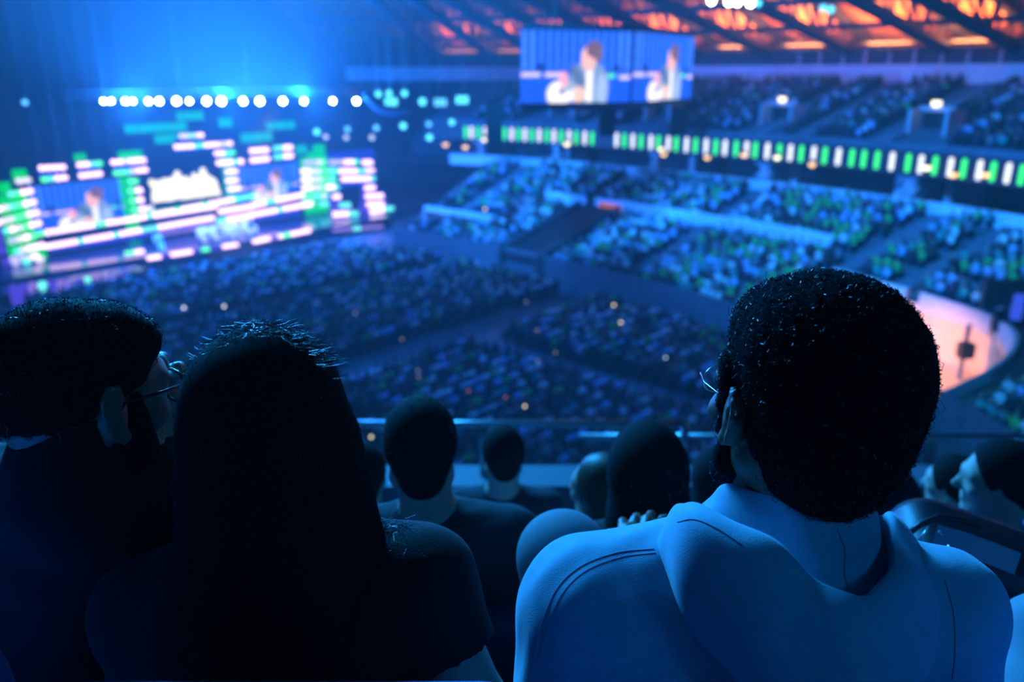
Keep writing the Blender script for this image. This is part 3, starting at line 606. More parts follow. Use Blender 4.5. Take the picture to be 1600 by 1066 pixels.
# other fixtures hung in the dark roof
others = [(591, 147, 62, .34, 'c', 'upper left one of the blue lamps right of the spotlight row'), (608, 146, 62, .34, 'c', 'middle blue lamp above the curved truss'), (632, 146, 62, .34, 'c', 'right blue lamp above the curved truss'), (660, 159, 62, .4, 'c', 'blue lamp left of the video cube'), (495, 206, 74, .42, 'c', 'dim blue lamp under the spotlight row end'), (543, 202, 74, .36, 'b', 'faint blue lamp right of the dim one'), (588, 200, 74, .38, 'b', 'faint blue oval lamp over the stage end'), (630, 197, 74, .44, 'c', 'bright blue oval lamp between stage and cube'), (670, 194, 74, .34, 'b', 'faint blue lamp left of the ribbon display'), (706, 191, 74, .38, 'c', 'blue oval lamp above the ribbon display end'), (671, 215, 74, .42, 'c', 'blue lamp below left of the ribbon display end'), (509, 214, 80, .35, 'w', 'left of three pale round lamps on the stage\'s right'), (541, 215, 80, .35, 'w', 'middle of three pale round lamps on the stage\'s right'), (581, 215, 80, .37, 'w', 'right of three pale round lamps on the stage\'s right'), (39, 160, 60, .3, 'b', 'lone blue lamp at the far left'), (1112, 1, 45, .26, 'B', 'bright lamp group at the top edge, left'), (1139, 3, 45, .27, 'B', 'bright lamp at the top edge, second'), (1152, 3, 45, .27, 'B', 'bright lamp at the top edge, third'), (1173, 4, 45, .3, 'B', 'bright lamp at the top edge, fourth'), (1185, 5, 45, .26, 'c', 'blue lamp at the top edge, rightmost of the group'), (1286, 12, 55, .3, 'c', 'left lamp of the blue pair in the roof'), (1298, 15, 55, .34, 'c', 'right lamp of the blue pair in the roof')]
for (px, py, d, r, c, l) in others:
    m = dict(c=M_cy, b=M_blu, w=glow('pale lamp', (.6, .75, 1), 1.2), B=M_beam)[c]; p = P(px, py, d)
    r *= .72; t = empty('roof_lamp', p, l, 'lamp', 'lamps hung in the roof'); f = (EYE - p).normalized(); mb = MB(); mb.tube([p - f * .1, p - f * .6], [r * 1.05, r * .7], 10); mb.build('housing', M_black, t); mb = MB(); mb.ball(p, r, 12, 8); mb.build('lens', m, t)
    mb = MB(); mb.tube([p - f * .3, p - f * .3 + UP * (roof_at(p) - p.z)], .03, 4); mb.build('drop_pole', M_black, t)
for i, (px, py, c, l) in enumerate(((611, 159, M_cy, 'left'), (722, 156, M_cy, 'right'), (688, 160, M_blu, 'middle'))):
    p = P(px, py, 62); t = empty('lamp_block', p, l + ' square blue lamp block between stage and video cube', 'lamp', 'square lamp blocks'); mb = MB()
    for k in range(3): mb.rbox(p + Vector((-.33 + .33 * k, 0, 0)), (.27, .2, .62), r=.1, n=3)
    mb.build('lens', c, t); mb = MB(); mb.box(p + Vector((0, .2, 0)), (1.1, .25, .75)); mb.tube([p + Vector((0, .2, .3)), Vector((p.x, p.y + .2, roof_at(p)))], .03, 4); mb.build('housing', M_black, t)
# curved truss lit blue
pts = [P(*q, 62) for q in ((570, 148), (577, 158), (586, 167), (598, 174), (612, 178), (626, 178), (640, 175))]
t = empty('curved_truss', pts[0], 'curved blue-lit truss arc hanging right of the spotlights', 'truss'); mb = MB(); mb.tube(pts, .2, 8); mb.build('tube', mat('pale blue truss', (.4, .6, .8), .5), t, True)
mb = MB(); mb.tube([p + UP * .5 for p in pts], .06, 6)
for p in pts: mb.tube([p, p + UP * .5], .04, 5)
for p in (pts[0], pts[-1]): mb.tube([p + UP * .5, Vector((p.x, p.y, roof_at(p)))], .02, 4)
mb.build('brace', M_black, t)

# end wall of the seating by the stage: white coping over a red wall
a, b = P(668, 322, 74), P(768, 338, 69); t = empty('end_wall', (a + b) / 2, 'low red wall with white coping beside the seating near the stage', 'wall')
M_redw = mat('red painted wall', (.55, .09, .06), .6); X = (b - a).normalized(); L = (b - a).length; Y = X.cross(UP).normalized(); mb = MB()
mb.box((a + b) / 2 - UP * 1.9, (L, .35, 3.0), X, Y, UP); mb.build('wall_face', M_redw, t); mb = MB(); mb.box((a + b) / 2 - UP * .2, (L + .3, .8, .4), X, Y, UP); mb.build('coping', M_pale, t)
# dark players' tunnel in the far seating
s = s_near(868, 0, zbowl(4), 4); x, y, tx, ty = bowl(s, 0); T = Vector((tx, ty, 0)); N = Vector((-ty, tx, 0)); B0 = Vector((x, y, 0))
t = empty('tunnel', B0, 'black players\' tunnel cut into the far seating block', 'tunnel'); mb = MB(); h0 = 1.2
for sgn in (-1, 1):
    v = [B0 + T * 2.2 * sgn + N * -.3, B0 + T * 2.2 * sgn + N * 9.3, B0 + T * 2.2 * sgn + N * 9.3 + UP * (zbowl(9.3) + .7), B0 + T * 2.2 * sgn - N * .3 + UP * (zbowl(0) + .9)]
    v2 = [p - T * .25 * sgn for p in v]; mb.add(v + v2, [(0, 1, 2, 3), (4, 7, 6, 5), (0, 3, 7, 4), (3, 2, 6, 7), (2, 1, 5, 6)])
mb.build('side_wall', M_dark, t)
mb = MB(); mb.add([B0 + T * a_ + N * o_ + UP * z_ for (o_, z_) in ((-.2, zbowl(0) + .5), (9.2, zbowl(9) + .5)) for a_ in (-2.1, 2.1)] + [B0 + T * a_ + N * o_ + UP * z_ for (o_, z_) in ((-.2, zbowl(0) + .2), (9.2, zbowl(9) + .2)) for a_ in (-2.1, 2.1)], [(0, 1, 3, 2), (4, 6, 7, 5), (0, 4, 5, 1), (2, 3, 7, 6)]); mb.build('cover', M_black, t)
mb = MB(); mb.box(B0 + N * 9.6 + T * .9 + UP * (zbowl(9.6) + .35), (2.2, .1, .5), T, N, UP); tag(mb.build('exit_lamp', glow('orange sign', (1, .25, .06), .5)), 'small orange lit panel at the head of the dark tunnel', 'lamp')

# ================================================================== WARM LIT PORTAL ON THE RIGHT
sm = (PORT_S0 + PORT_S1) / 2; x, y, tx, ty = bowl(sm, 6)
M_warmwall = mat('cream portal plaster', (.85, .62, .42), .8, noise=.12, nscale=.8)
t = empty('portal', (x, y, .5), 'rounded entrance portal in the seating, warmly lit inside', 'portal')
mb = MB(); sweep(mb, [(0, 0), (0, 1.5), (.15, 1.5), (.15, .6)], PORT_S0, PORT_S1, .5); mb.build('front_wall', M_conc, t)
mb = MB(); sweep(mb, [(PO0, .6), (PO1 + 4, .6)], PORT_S0, PORT_S1, .6); mb.build('portal_floor', M_warmwall, t)
ss = np.linspace(PORT_S0, PORT_S1, 24); rows = [[], [], []]
for i, s in enumerate(ss):
    f = (i / 23) * 2 - 1; o = PO0 + (PO1 - PO0) * math.sqrt(max(0, 1 - abs(f) ** 4)) if f > 0 else PO1
    for r, z in ((0, .6), (1, zbowl(PO1) - .1), (2, zbowl(PO1) - .1)):
        X_, Y_, _, _ = bowl(s, o if r < 2 else PO1 + .1); rows[r].append((X_, Y_, (.6, zbowl(o) + .1, zbowl(PO1) + .1)[r]))
mb = MB(); mb.grid([[p for p in rows[0]], [p for p in rows[1]]]); mb.build('inner_wall', M_warmwall, t)
mb = MB(); mb.grid([[p for p in rows[1]], [p for p in rows[2]]]); mb.build('corner_deck', M_dark, t)
mb = MB()
for s, o0_ in ((PORT_S0, PO0), (PORT_S1, PO0)):
    a = bowl(s, PO0)[:2]; b = bowl(s, PO1)[:2]; mb.add([(*a, .6), (*b, .6), (*b, zbowl(PO1)), (*a, zbowl(PO0))], [(0, 1, 2, 3)])
mb.build('side_wall', M_warmwall, t)
for k, (f0, f1) in enumerate(((0, .36), (.42, .72), (.76, 1.0))):
    rows = []
    for q in np.linspace(f0, f1, 12):
        s = PORT_S0 + (PORT_S1 - PORT_S0) * q; f = q * 2 - 1; o = PO0 + (PO1 - PO0) * math.sqrt(max(0, 1 - abs(f) ** 4)) if f > 0 else PO1
        z = zbowl(o); r = []
        for (do, dz) in ((-.12, -.25), (-.12, .75), (.18, .75), (.18, -.25), (-.12, -.25)): X_, Y_, _, _ = bowl(s, o + do); r.append((X_, Y_, z + dz))
        rows.append(r)
    mb = MB(); mb.grid(rows); mb.add(rows[0][:4], [(0, 1, 2, 3)]); mb.add(rows[-1][:4], [(3, 2, 1, 0)]); mb.build('parapet', M_pale, t)
q = PORT_S0 + (PORT_S1 - PORT_S0) * .70; X_, Y_, _, _ = bowl(q, PO1 - 1.2); mb = MB(); mb.tube([(X_, Y_, .6), (X_, Y_, zbowl(PO1) + .3)], .13, 8); mb.build('post', mat('blue grey post', (.2, .25, .35), .5), t)
mb = MB(); mb.rbox((X_ - .1, Y_ - .3, 2.2), (.7, .5, .8), r=.1); mb.build('speaker_box', M_black, t)
q = PORT_S0 + (PORT_S1 - PORT_S0) * .38; X_, Y_, _, _ = bowl(q, PO1 - .5); mb = MB(); mb.tube([(X_, Y_, .6), (X_, Y_, zbowl(PO1) + .3)], .13, 8); mb.build('post', mat('blue grey post', (), 0), t)
lx, ly, _, _ = bowl(PORT_S0 + (PORT_S1 - PORT_S0) * .55, PO0 + 1.6)
lamp('portal_lamp', 'SPOT', (lx, ly, 2.9), 1700, (1, .36, .09), aim=Vector((lx, ly, 1.0)) + Vector((.93, .36, 0)) * 2.0, size=.3, spot=125)
q = PORT_S0 + (PORT_S1 - PORT_S0) * .8; X_, Y_, _, _ = bowl(q, PO0 + 1.2)
round_lamp((X_, Y_, 1.5), .25, glow('portal globe', (1, .75, .5), 5), 'glowing globe lamp inside the warm portal at right', 'portal lamps')
# exits and wall furniture right of the portal
for i, (px, py, d) in enumerate(((1580, 455, 37), (1592, 357, 47))):
    if i: continue
    p = P(px, py, d); mb = MB(); mb.box(p, (2.6, .3, 1.1)); mb.box(p + Vector((0, -.2, -.62)), (2.8, .3, .12)); mb.build('wall_box', M_dark); tag(bpy.data.objects['wall_box'], 'dark boxed camera bay right of the warm portal', 'bay')
    mb = MB(); mb.box(P(1590, 480, 36.5), (.42, .2, 1.2)); tag(mb.build('blue_sign', glow('blue sign', (.05, .12, 1), .8)), 'small upright blue lit sign at the right edge', 'sign')

# ================================================================== THE AUDIENCE
npr = np.random.default_rng(5)
def person_template(detail, seed, kind):
    """seated spectator, base on the tread at the feet, looking along +Y; material 0 top, 1 skin, 2 hair, 3 trousers, 4 chair"""
    r = random.Random(seed); mb = MB(); n = 8 if detail else 5
    lean = r.uniform(-.04, .12); w = r.uniform(.95, 1.08); tw = r.uniform(-.05, .05)
    mb.cur = 4; mb.box((0, -.32, .62), (.44, .05, .5)); mb.box((0, -.1, .41), (.44, .4, .06)); mb.box((0, -.16, .2), (.06, .3, .4))
    mb.cur = 0
    mb.tube([(0, -.1, .46), (0, -.14, .7), (tw, -.12 + lean, .95), (tw, -.1 + lean, 1.05)], [.17 * w, .165 * w, .185 * w, .07], n)
    arms = kind % 3
    for s in (-1, 1):
        hx = [(s * .16, .2, .62), (s * .1, .16, .86), (s * .26, .1, .56)][arms] if not (kind == 5 and s > 0) else (s * .22, .12, 1.15)
        mb.cur = 0; mb.tube([(s * .19 + tw, -.11 + lean, .98), (s * .235, -.02, .72), hx], [.065, .052, .04], n - 1 if detail else 4)
        mb.cur = 1; mb.ball(hx, .045, 6 if detail else 4, 4 if detail else 3)
    hc = Vector((tw * 1.5, -.06 + lean, 1.2))
    mb.cur = 1; mb.tube([(tw, -.1 + lean, 1.0), hc], [.055, .05], n); mb.ball(hc + Vector((0, .015, 0)), (.078, .095, .115), 10 if detail else 6, 8 if detail else 5)
    mb.cur = 2
    if kind in (1, 4): mb.ball(hc + Vector((0, -.03, -.03)), (.1, .09, .17), 10 if detail else 6, 7 if detail else 5)
    else: mb.ball(hc + Vector((0, -.02, .03)), (.088, .098, .105), 10 if detail else 6, 7 if detail else 5)
    if detail:
        mb.cur = 1
        for s in (-1, 1): mb.ball(hc + Vector((s * .08, .01, -.01)), (.012, .02, .03), 6, 4)
        mb.ball(hc + Vector((0, .11, -.015)), (.014, .018, .025), 6, 4)
    mb.cur = 3
    for s in (-1, 1):
        mb.tube([(s * .1, -.12, .5), (s * .12, .25, .52), (s * .12, .27, .08)], [.095, .075, .05], n - 1 if detail else 4)
        if detail: mb.box((s * .12, .33, .04), (.09, .22, .08))
    return np.array(mb.v), mb.f, np.array(mb.m)
CLOTH = [('black', (.02, .02, .025)), ('navy', (.03, .04, .08)), ('grey', (.2, .2, .22)), ('white', (.75, .75, .75)), ('green', (.05, .5, .12)), ('pale blue', (.35, .5, .75)), ('dark', (.04, .04, .04)), ('teal', (.03, .35, .33))]
HAIRC = [(.012, .01, .008), (.03, .02, .012), (.08, .05, .03), (.3, .22, .12)]
SKINC = [(.55, .33, .24), (.42, .24, .16), (.2, .1, .06), (.6, .4, .3)]
seats = []   # x, y, z, heading, zone, dark share
# lower bowl
o = .66; rown = 0
while o < 16.1:
    s = S0B + .4
    while s < S1B - 2:
        s += .60 * (1 + .03 * math.sin(rown))
        if any(abs(s - a) < .85 for a in AISLES) or 8.6 < o < 10.0: continue
        if PORT_S0 - 1.0 < s < PORT_S1 + 1.0 and o < PO1 + .9:
            f_ = (s - PORT_S0) / (PORT_S1 - PORT_S0) * 2 - 1
            continue
        st_ = s_near(868, 0, zbowl(4), 4) if rown == 0 and s < S0B + 1.2 else None
        seats.append((s, o, 'b'))
    o += .85; rown += 1
EW = (P(668, 322, 74), P(768, 338, 69)); EWd = EW[1] - EW[0]; EWd.z = 0
TUN = s_near(868, 0, zbowl(4), 4)
GATES = [s_near(px, 0, 11.4, 24) for px in (1222, 1462, 1037, 886)]
pts = []
for (s, o, z_) in seats:
    if abs(s - TUN) < 2.9 and o < 10: continue
    x, y, tx, ty = bowl(s, o)
    u_ = min(1, max(0, ((x - EW[0].x) * EWd.x + (y - EW[0].y) * EWd.y) / EWd.length_squared)); e_ = EW[0] + EWd * u_
    if (x - e_.x) ** 2 + (y - e_.y) ** 2 < 1.6: continue
    k = math.floor((o - .15) / .85) * .85 + .15
    pts.append((x, y, zbowl(k), math.atan2(ty, tx) + PI, 'bowl', s))     # face inwards
o = 20.5
while o < 36:
    s = 24.0
    while s < S1B - 2:
        s += .6
        if any(abs(s - a) < .9 for a in UPA): continue
        if o < 26.6 and any(abs(s - g) < 2.1 for g in GATES): continue
        x, y, tx, ty = bowl(s, o); k = math.floor((o - 20) / .83) * .83 + 20; pts.append((x, y, zdeck(k), math.atan2(ty, tx) + PI, 'deck', s))
    o += .83
# floor blocks in a grid parallel to the stage front
for d in np.arange(4.5, 66, .92):
    for a in np.arange(-30, 62, .60):
        p = Sa + SU * a - SB * d; x, y = p.x, p.y
        if y < 14 or x < -58: continue
        q = Vector((-3, 45, 0)) - Sa; a0 = q.dot(SU); d0 = -q.dot(SB)
        if abs(d - d0) < 1.5 and a < a0 + 22: continue
        if abs(a - a0) < 1.2 and d > d0 - 2: continue
        if abs(a - a0 - 17) < .9 or abs(d - d0 + 14) < 1.1 or abs(a - a0 + 16) < .9: continue
        if abs(a - a0 - .9 * (d - d0) + 0) < 0: continue
        # inside the bowl's front wall
        j = np.argmin((_c[:, 0] - x) ** 2 + (_c[:, 1] - y) ** 2); nx, ny = -_t[j, 1], _t[j, 0]
        if (x - _c[j, 0]) * nx + (y - _c[j, 1]) * ny > -1.6: continue
        pts.append((x, y, 0.0, math.atan2(SU.y, SU.x), 'floor', a))
keep = []
for p in pts:
    px, py, d = proj(p[0], p[1], p[2] + .9)
    if d < 8 or not (-60 < px < 1660) or py < 60 or py > 1100: continue
    if npr.random() < .06: continue
    keep.append((p, px, py, d))
def hidden(px, py):
    return (px < 250 and py > 470) or (270 < px < 560 and py > 520) or (1130 < px < 1435 and py > 440) or py > 728 or px < 4 or px > 1596 or (px > 1440 and py > 670) or (590 < px < 720 and py > 630)
order = sorted([k for k in keep if not hidden(k[1], k[2])], key=lambda k: k[3])
near = order[:300]; nid = set(id(k) for k in near); far = [k for k in keep if id(k) not in nid]
def cl_pick(zone, s, x, y):
    g = math.sin(s * .35) + math.sin(s * .13 + 1)
    wts = [16, 10, 10, 14, 6, 9, 10, 5]
    if zone == 'bowl':
        wts = [10, 6, 12, 17, 9, 14, 8, 8]
        if y < 58 and x > 14: wts[4] += 16
    if zone == 'deck': wts = [22, 16, 8, 6, 1, 8, 18, 2]
    return npr.choice(8, p=np.array(wts) / sum(wts))
# the individuals
variants = {}
M_seat = mat('dark plastic seat', (.03, .035, .06), .5)
def cloth_m(i): return mat(CLOTH[i][0] + ' clothing', CLOTH[i][1], .85)
ZL = {'floor': 'on the dark arena floor', 'bowl': 'in the tiered block at right', 'deck': 'in the upper deck'}
for (p, px, py, d) in near:
    c = int(cl_pick(p[4], p[5], p[0], p[1])); kd = int(npr.integers(0, 6)); h = int(npr.integers(0, 4)) if npr.random() < .4 else 0; key = (kd, c, h)
    if key not in variants:
        v, f, m = person_template(True, kd * 7 + c, kd)
        o = mesh_np('spectator', v, f, [cloth_m(c), mat('skin %d' % (c % 4), SKINC[c % 4], .55), mat('hair %d' % h, HAIRC[h], .6), M_navy, M_seat], None, m, True)
        variants[key] = o.data
    else:
        o = bpy.data.objects.new('spectator', variants[key]); COL.objects.link(o)
    o.location = (p[0], p[1], p[2]); o.rotation_euler = (0, 0, p[3] + npr.uniform(-.1, .1)); s_ = float(npr.uniform(.93, 1.0)); o.scale = (s_, s_, s_)
    if p[4] == 'floor':
        area = 'below the railing' if py > 560 else 'beyond the crossing of the floor aisles'
        sd = 'left of the picture\'s middle' if px < 800 else 'right of the picture\'s middle'
    else: area = 'beside the warm portal'; sd = 'picture edge' if px > 1500 else 'left of the portal'
    hn = ('dark', 'dark', 'brown', 'fair')[h]
    tag(o, 'spectator in %s top, %s hair, %s, %s, %s' % (CLOTH[c][0], hn, ZL[p[4]].replace('on the dark arena floor', 'arena floor').replace('in the tiered block at right', 'tiered block'), area.replace(' of the floor aisles', ''), sd.replace('the picture\'s middle', 'middle')), 'spectator', 'spectators %s, %s, %s, %s, %s' % (ZL[p[4]], area, sd, CLOTH[c][0], hn))
# everyone farther away
def crowd(name, lst, label):
    tmpl = [person_template(False, k, k) for k in range(6)]
    V = []; F = []; C = []; base = 0; BV = []
    tf = [np.array([list(f) + [-1] * (8 - len(f)) for f in t[1]]) for t in tmpl]
    for t in tmpl:
        pm = np.zeros(len(t[0]), int)
        for f, m in zip(t[1], t[2]):
            for i in f: pm[i] = m
        BV.append(pm)
    faces = []
    for (p, px, py, d) in lst:
        k = int(npr.integers(0, 6)); t = tmpl[k]; c = CLOTH[int(cl_pick(p[4], p[5], p[0], p[1]))][1]; a = p[3] + npr.uniform(-.12, .12); s_ = npr.uniform(.93, 1.07)
        v = t[0] * s_; ca, sa = math.cos(a), math.sin(a)
        V.append(np.stack([v[:, 0] * ca - v[:, 1] * sa + p[0], v[:, 0] * sa + v[:, 1] * ca + p[1], v[:, 2] + p[2]], 1))
        pal = np.array([c, SKINC[int(npr.integers(0, 4))], HAIRC[int(npr.choice([0, 0, 0, 1, 1, 2, 3]))], (.03, .04, .07), (.025, .03, .05)]); C.append(pal[BV[k]])
        faces += [tuple(i + base for i in f) for f in t[1]]; base += len(v)
    o = mesh_np(name, np.concatenate(V), faces, [mat('crowd clothing and skin', (1, 1, 1), .85, tint=True)], col=np.concatenate(C))
    return tag(o, label, 'crowd', kind='stuff')
crowd('crowd', far, 'seated audience filling the floor, the tiered bowl and the upper deck')
# lit phones held up in the audience
M_ph = glow('phone light', (.8, .85, .95), 2.4); M_phw = glow('warm phone light', (1, .85, .55), 2.0); M_phd = glow('faint phone light', (.5, .5, .6), 1.0); M_phr = glow('reddish phone light', (.8, .3, .25), 1.0)
for i, (px, py, m, l) in enumerate(((287, 481, M_ph, 'left of two bright phone lights just right of the man in glasses'), (350, 479, M_ph, 'right of two bright phone lights, above the long-haired woman'), (970, 504, M_phw, 'bright yellowish phone light in the crowd left of the afro'), (820, 635, M_phw, 'bright warm phone light above the railing, over the short-haired pair'), (732, 611, M_phr, 'small reddish phone light above the short haired head'), (840, 565, M_phd, 'faint phone light in the middle floor block'), (868, 551, M_phd, 'pale phone light right of the floor crossing'), (839, 516, M_phd, 'faint phone light by the aisle crossing'), (653, 579, M_phd, 'upper of two stacked phone lights'), (654, 589, M_phd, 'lower of two stacked phone lights'), (1040, 559, M_cw, 'cyan phone light left of the man in the hoodie'), (580, 683, M_phw, 'phone light beside the long-haired woman\'s shoulder'), (628, 530, M_phd, 'faint phone light beyond the bright aisle'), (822, 472, M_phd, 'faint phone light far out on the floor'), (959, 477, M_phw, 'faint warm phone light far out at the bowl foot'), (758, 327, M_phw, 'warm light at the end of the red wall'), (790, 621, M_phr, 'dim reddish phone light near the railing'), (555, 489, M_phd, 'dim phone light left of the floor\'s middle'))):
    d0 = (P(px, py, 1) - EYE); zt_ = 1.25 if py > 450 else 4.2
    if (px, py) == (758, 327): p = P(px, py, 66)
    else: p = EYE + d0 * ((zt_ - EYE.z) / d0.z)
    t = empty('phone', p, l, 'phone', 'lit phones in the audience'); f = (EYE - p).normalized(); r = Vector((f.y, -f.x, 0)).normalized(); u = f.cross(r) * -1
    mb = MB(); mb.rbox(p, (.09, .012, .17), r, f, u, r=.02, n=3); mb.build('case', M_black, t); k = max(.8, (p - EYE).length / 45); mb = MB(); mb.ball(p + f * .02, .055 * k * (1.35 if m in (M_ph, M_phw) else 1), 8, 6); mb.build('lamp', m, t)

# ================================================================== SHAPED FIGURES (distance fields turned into surfaces)
import openvdb
def V3(*a): return np.array(a, dtype=np.float64)
class Field:
    """smooth union of rounded shapes, meshed with one continuous surface"""
    def __init__(s, pts, pad, h):
        pts = np.array([list(p) for p in pts]); s.h = h; s.lo = pts.min(0) - pad; n = np.ceil((pts.max(0) + pad - s.lo) / h).astype(int) + 1
        s.n = n; s.D = np.full(n, .2, np.float32)
    def sub(s, lo, hi):
        a = np.clip(np.floor((np.array(lo) - s.lo) / s.h).astype(int), 0, s.n); b = np.clip(np.ceil((np.array(hi) - s.lo) / s.h).astype(int) + 1, 0, s.n)
        if (b <= a).any(): return None, None
        ax = [(np.arange(a[i], b[i]) * s.h + s.lo[i]).astype(np.float32) for i in range(3)]
        return (slice(a[0], b[0]), slice(a[1], b[1]), slice(a[2], b[2])), (ax[0][:, None, None], ax[1][None, :, None], ax[2][None, None, :])
    def _mix(s, sl, d, k, op):
        o = s.D[sl]
        if op == 'u':
            h = np.maximum(k - np.abs(o - d), 0) / max(k, 1e-6); s.D[sl] = np.minimum(o, d) - h * h * k * .25
        elif op == 's':
            h = np.maximum(k - np.abs(o + d), 0) / max(k, 1e-6); s.D[sl] = np.maximum(o, -d) + h * h * k * .25
    def cap(s, a, b, ra, rb=None, k=.02, op='u', grow=0):
        rb = ra if rb is None else rb; a = np.array(a, float); b = np.array(b, float); ra += grow; rb += grow; m = max(ra, rb) + k + .05
        sl, g = s.sub(np.minimum(a, b) - m, np.maximum(a, b) + m)
        if sl is None: return s
        ba = b - a; L2 = float(ba @ ba) + 1e-12; px, py, pz = g[0] - a[0], g[1] - a[1], g[2] - a[2]
        t = np.clip((px * ba[0] + py * ba[1] + pz * ba[2]) / L2, 0, 1)
        d = np.sqrt((px - t * ba[0]) ** 2 + (py - t * ba[1]) ** 2 + (pz - t * ba[2]) ** 2) - (ra + (rb - ra) * t)
        s._mix(sl, d.astype(np.float32), k, op); return s
    def chain(s, pts, rs, k=.02, op='u', grow=0):
        for i in range(len(pts) - 1): s.cap(pts[i], pts[i + 1], rs[i], rs[i + 1], k, op, grow)
        return s
    def ell(s, c, r, R=None, k=.02, op='u', grow=0):
        c = np.array(c, float); r = np.array(r, float) + grow; m = r.max() + k + .05
        sl, g = s.sub(c - m, c + m)
        if sl is None: return s
        p = [g[i] - c[i] for i in range(3)]
        if R is not None: p = [R[0][j] * p[0] + R[1][j] * p[1] + R[2][j] * p[2] for j in range(3)]
        q = np.sqrt((p[0] / r[0]) ** 2 + (p[1] / r[1]) ** 2 + (p[2] / r[2]) ** 2); q2 = np.sqrt((p[0] / r[0] ** 2) ** 2 + (p[1] / r[1] ** 2) ** 2 + (p[2] / r[2] ** 2) ** 2)
        d = q * (q - 1) / np.maximum(q2, 1e-6); s._mix(sl, d.astype(np.float32), k, op); return s
    def half(s, p, n, k=.01):
        """cut away everything on the side the normal points to"""
        sl, g = s.sub(s.lo - 1, s.lo + s.n * s.h + 1); n = np.array(n, float); n /= np.linalg.norm(n); d = (g[0] - p[0]) * n[0] + (g[1] - p[1]) * n[1] + (g[2] - p[2]) * n[2]
        s._mix(sl, -(d + np.zeros(s.n)).astype(np.float32), k, 's'); return s
    def wob(s, amp, freq, seed=0):
        sl, g = s.sub(s.lo - 1, s.lo + s.n * s.h + 1); r = np.random.default_rng(seed); acc = 0
        for _ in range(7):
            w = r.normal(size=3) * freq; acc = acc + np.sin(g[0] * w[0] + g[1] * w[1] + g[2] * w[2] + r.uniform(0, 6))
        s.D += (acc * amp / 3).astype(np.float32); return s
    def mesh(s, name, mats, parent=None):
        gr = openvdb.FloatGrid(.2); gr.copyFromArray(np.clip(s.D, -.2, .2)); p, q = gr.convertToQuads(0.0)
        p = p * s.h + s.lo
        o = mesh_np(name, p, q[:, ::-1], mats if isinstance(mats, (list, tuple)) else [mats], parent, None, True)
        # a light relax takes away the grid's stepping
        me = o.data; n = len(me.vertices); co = np.empty(n * 3); me.vertices.foreach_get('co', co); co = co.reshape(-1, 3)
        e = np.empty(len(me.edges) * 2, np.int32); me.edges.foreach_get('vertices', e); e = e.reshape(-1, 2)
        deg = np.bincount(e.ravel(), minlength=n)[:, None]
        for lam in (.5, -.52, .5, -.52):
            acc = np.zeros_like(co); 
            for j in range(3): acc[:, j] = np.bincount(e[:, 0], co[e[:, 1], j], n) + np.bincount(e[:, 1], co[e[:, 0], j], n)
            co += lam * (acc / np.maximum(deg, 1) - co)
        me.vertices.foreach_set('co', co.ravel()); me.update(); return o

def frame(yaw, pitch=0, roll=0):
    """yaw turns the face left (positive, seen from behind), pitch nods down, roll tips to the right"""
    M = Matrix.Rotation(math.radians(yaw), 3, 'Z') @ Matrix.Rotation(math.radians(-pitch), 3, 'X') @ Matrix.Rotation(math.radians(roll), 3, 'Y')
    return np.array(M)
def head_shape(F, o, R, neck, grow=0, detail=True, sc=1.0):
    at = lambda x, y, z: np.array(o) + R @ (V3(x, y, z) * sc)
    e = lambda c, r, k=.02, op='u': F.ell(at(*c), V3(*r) * sc, R, k, op, grow)
    c = lambda a, b, ra, rb, k=.015, op='u': F.cap(at(*a), at(*b), ra * sc, rb * sc, k, op, grow)
    e((0, -.018, .036), (.075, .097, .088)); e((0, .03, .0), (.064, .066, .075), .03)
    c((0, .03, -.04), (0, .058, -.085), .048, .033, .03)
    for s in (-1, 1):
        c((s * .052, -.012, -.05), (s * .022, .062, -.093), .02, .018, .02); e((s * .044, .062, -.022), (.024, .022, .018))
        c((s * .008, .09, .028), (s * .048, .074, .022), .012, .009)
    e((0, .078, -.1), (.02, .018, .017)); c((0, .092, .012), (0, .114, -.026), .008, .012, .012); e((.011, .1, -.03), (.009, .012, .008), .006); e((-.011, .1, -.03), (.009, .012, .008), .006)
    c((-.018, .09, -.058), (.018, .09, -.058), .008, .008, .006); c((-.014, .09, -.067), (.014, .09, -.067), .008, .008, .005)
    if detail:
        for s in (-1, 1):
            e((s * .032, .096, .006), (.017, .014, .01), .008, 's'); e((s * .032, .08, .005), (.0125, .0125, .0125), .003)
            # ear: dish, rim and lobe
            ez = lambda a, b: at(s * (.076 + a * .3), -.012 - a * .6, b)
            e((s * .08, -.012, -.004), (.008, .02, .031), .008)
            ring = [ez(.004, -.03), ez(.012, -.012), ez(.03, .006), ez(.034, .022), ez(.018, .034), ez(-.008, .032), ez(-.02, .018)]
            ring = [p + R @ V3(s * .008, 0, 0) * sc for p in ring]
            F.chain(ring, [.0055 * sc, .0045 * sc, .0042 * sc, .0042 * sc, .0042 * sc, .004 * sc, .003 * sc], .004, 'u', grow)
            e((s * .084, .0, -.031), (.006, .009, .01), .004); e((s * .092, -.01, -.003), (.009, .01, .017), .004, 's'); c((s * .086, -.004, -.02), (s * .088, -.014, .012), .003, .003, .004)
    if neck is not None:
        F.cap(at(0, -.03, -.05), neck, .054 * sc, .062 * sc, .04, 'u', grow)
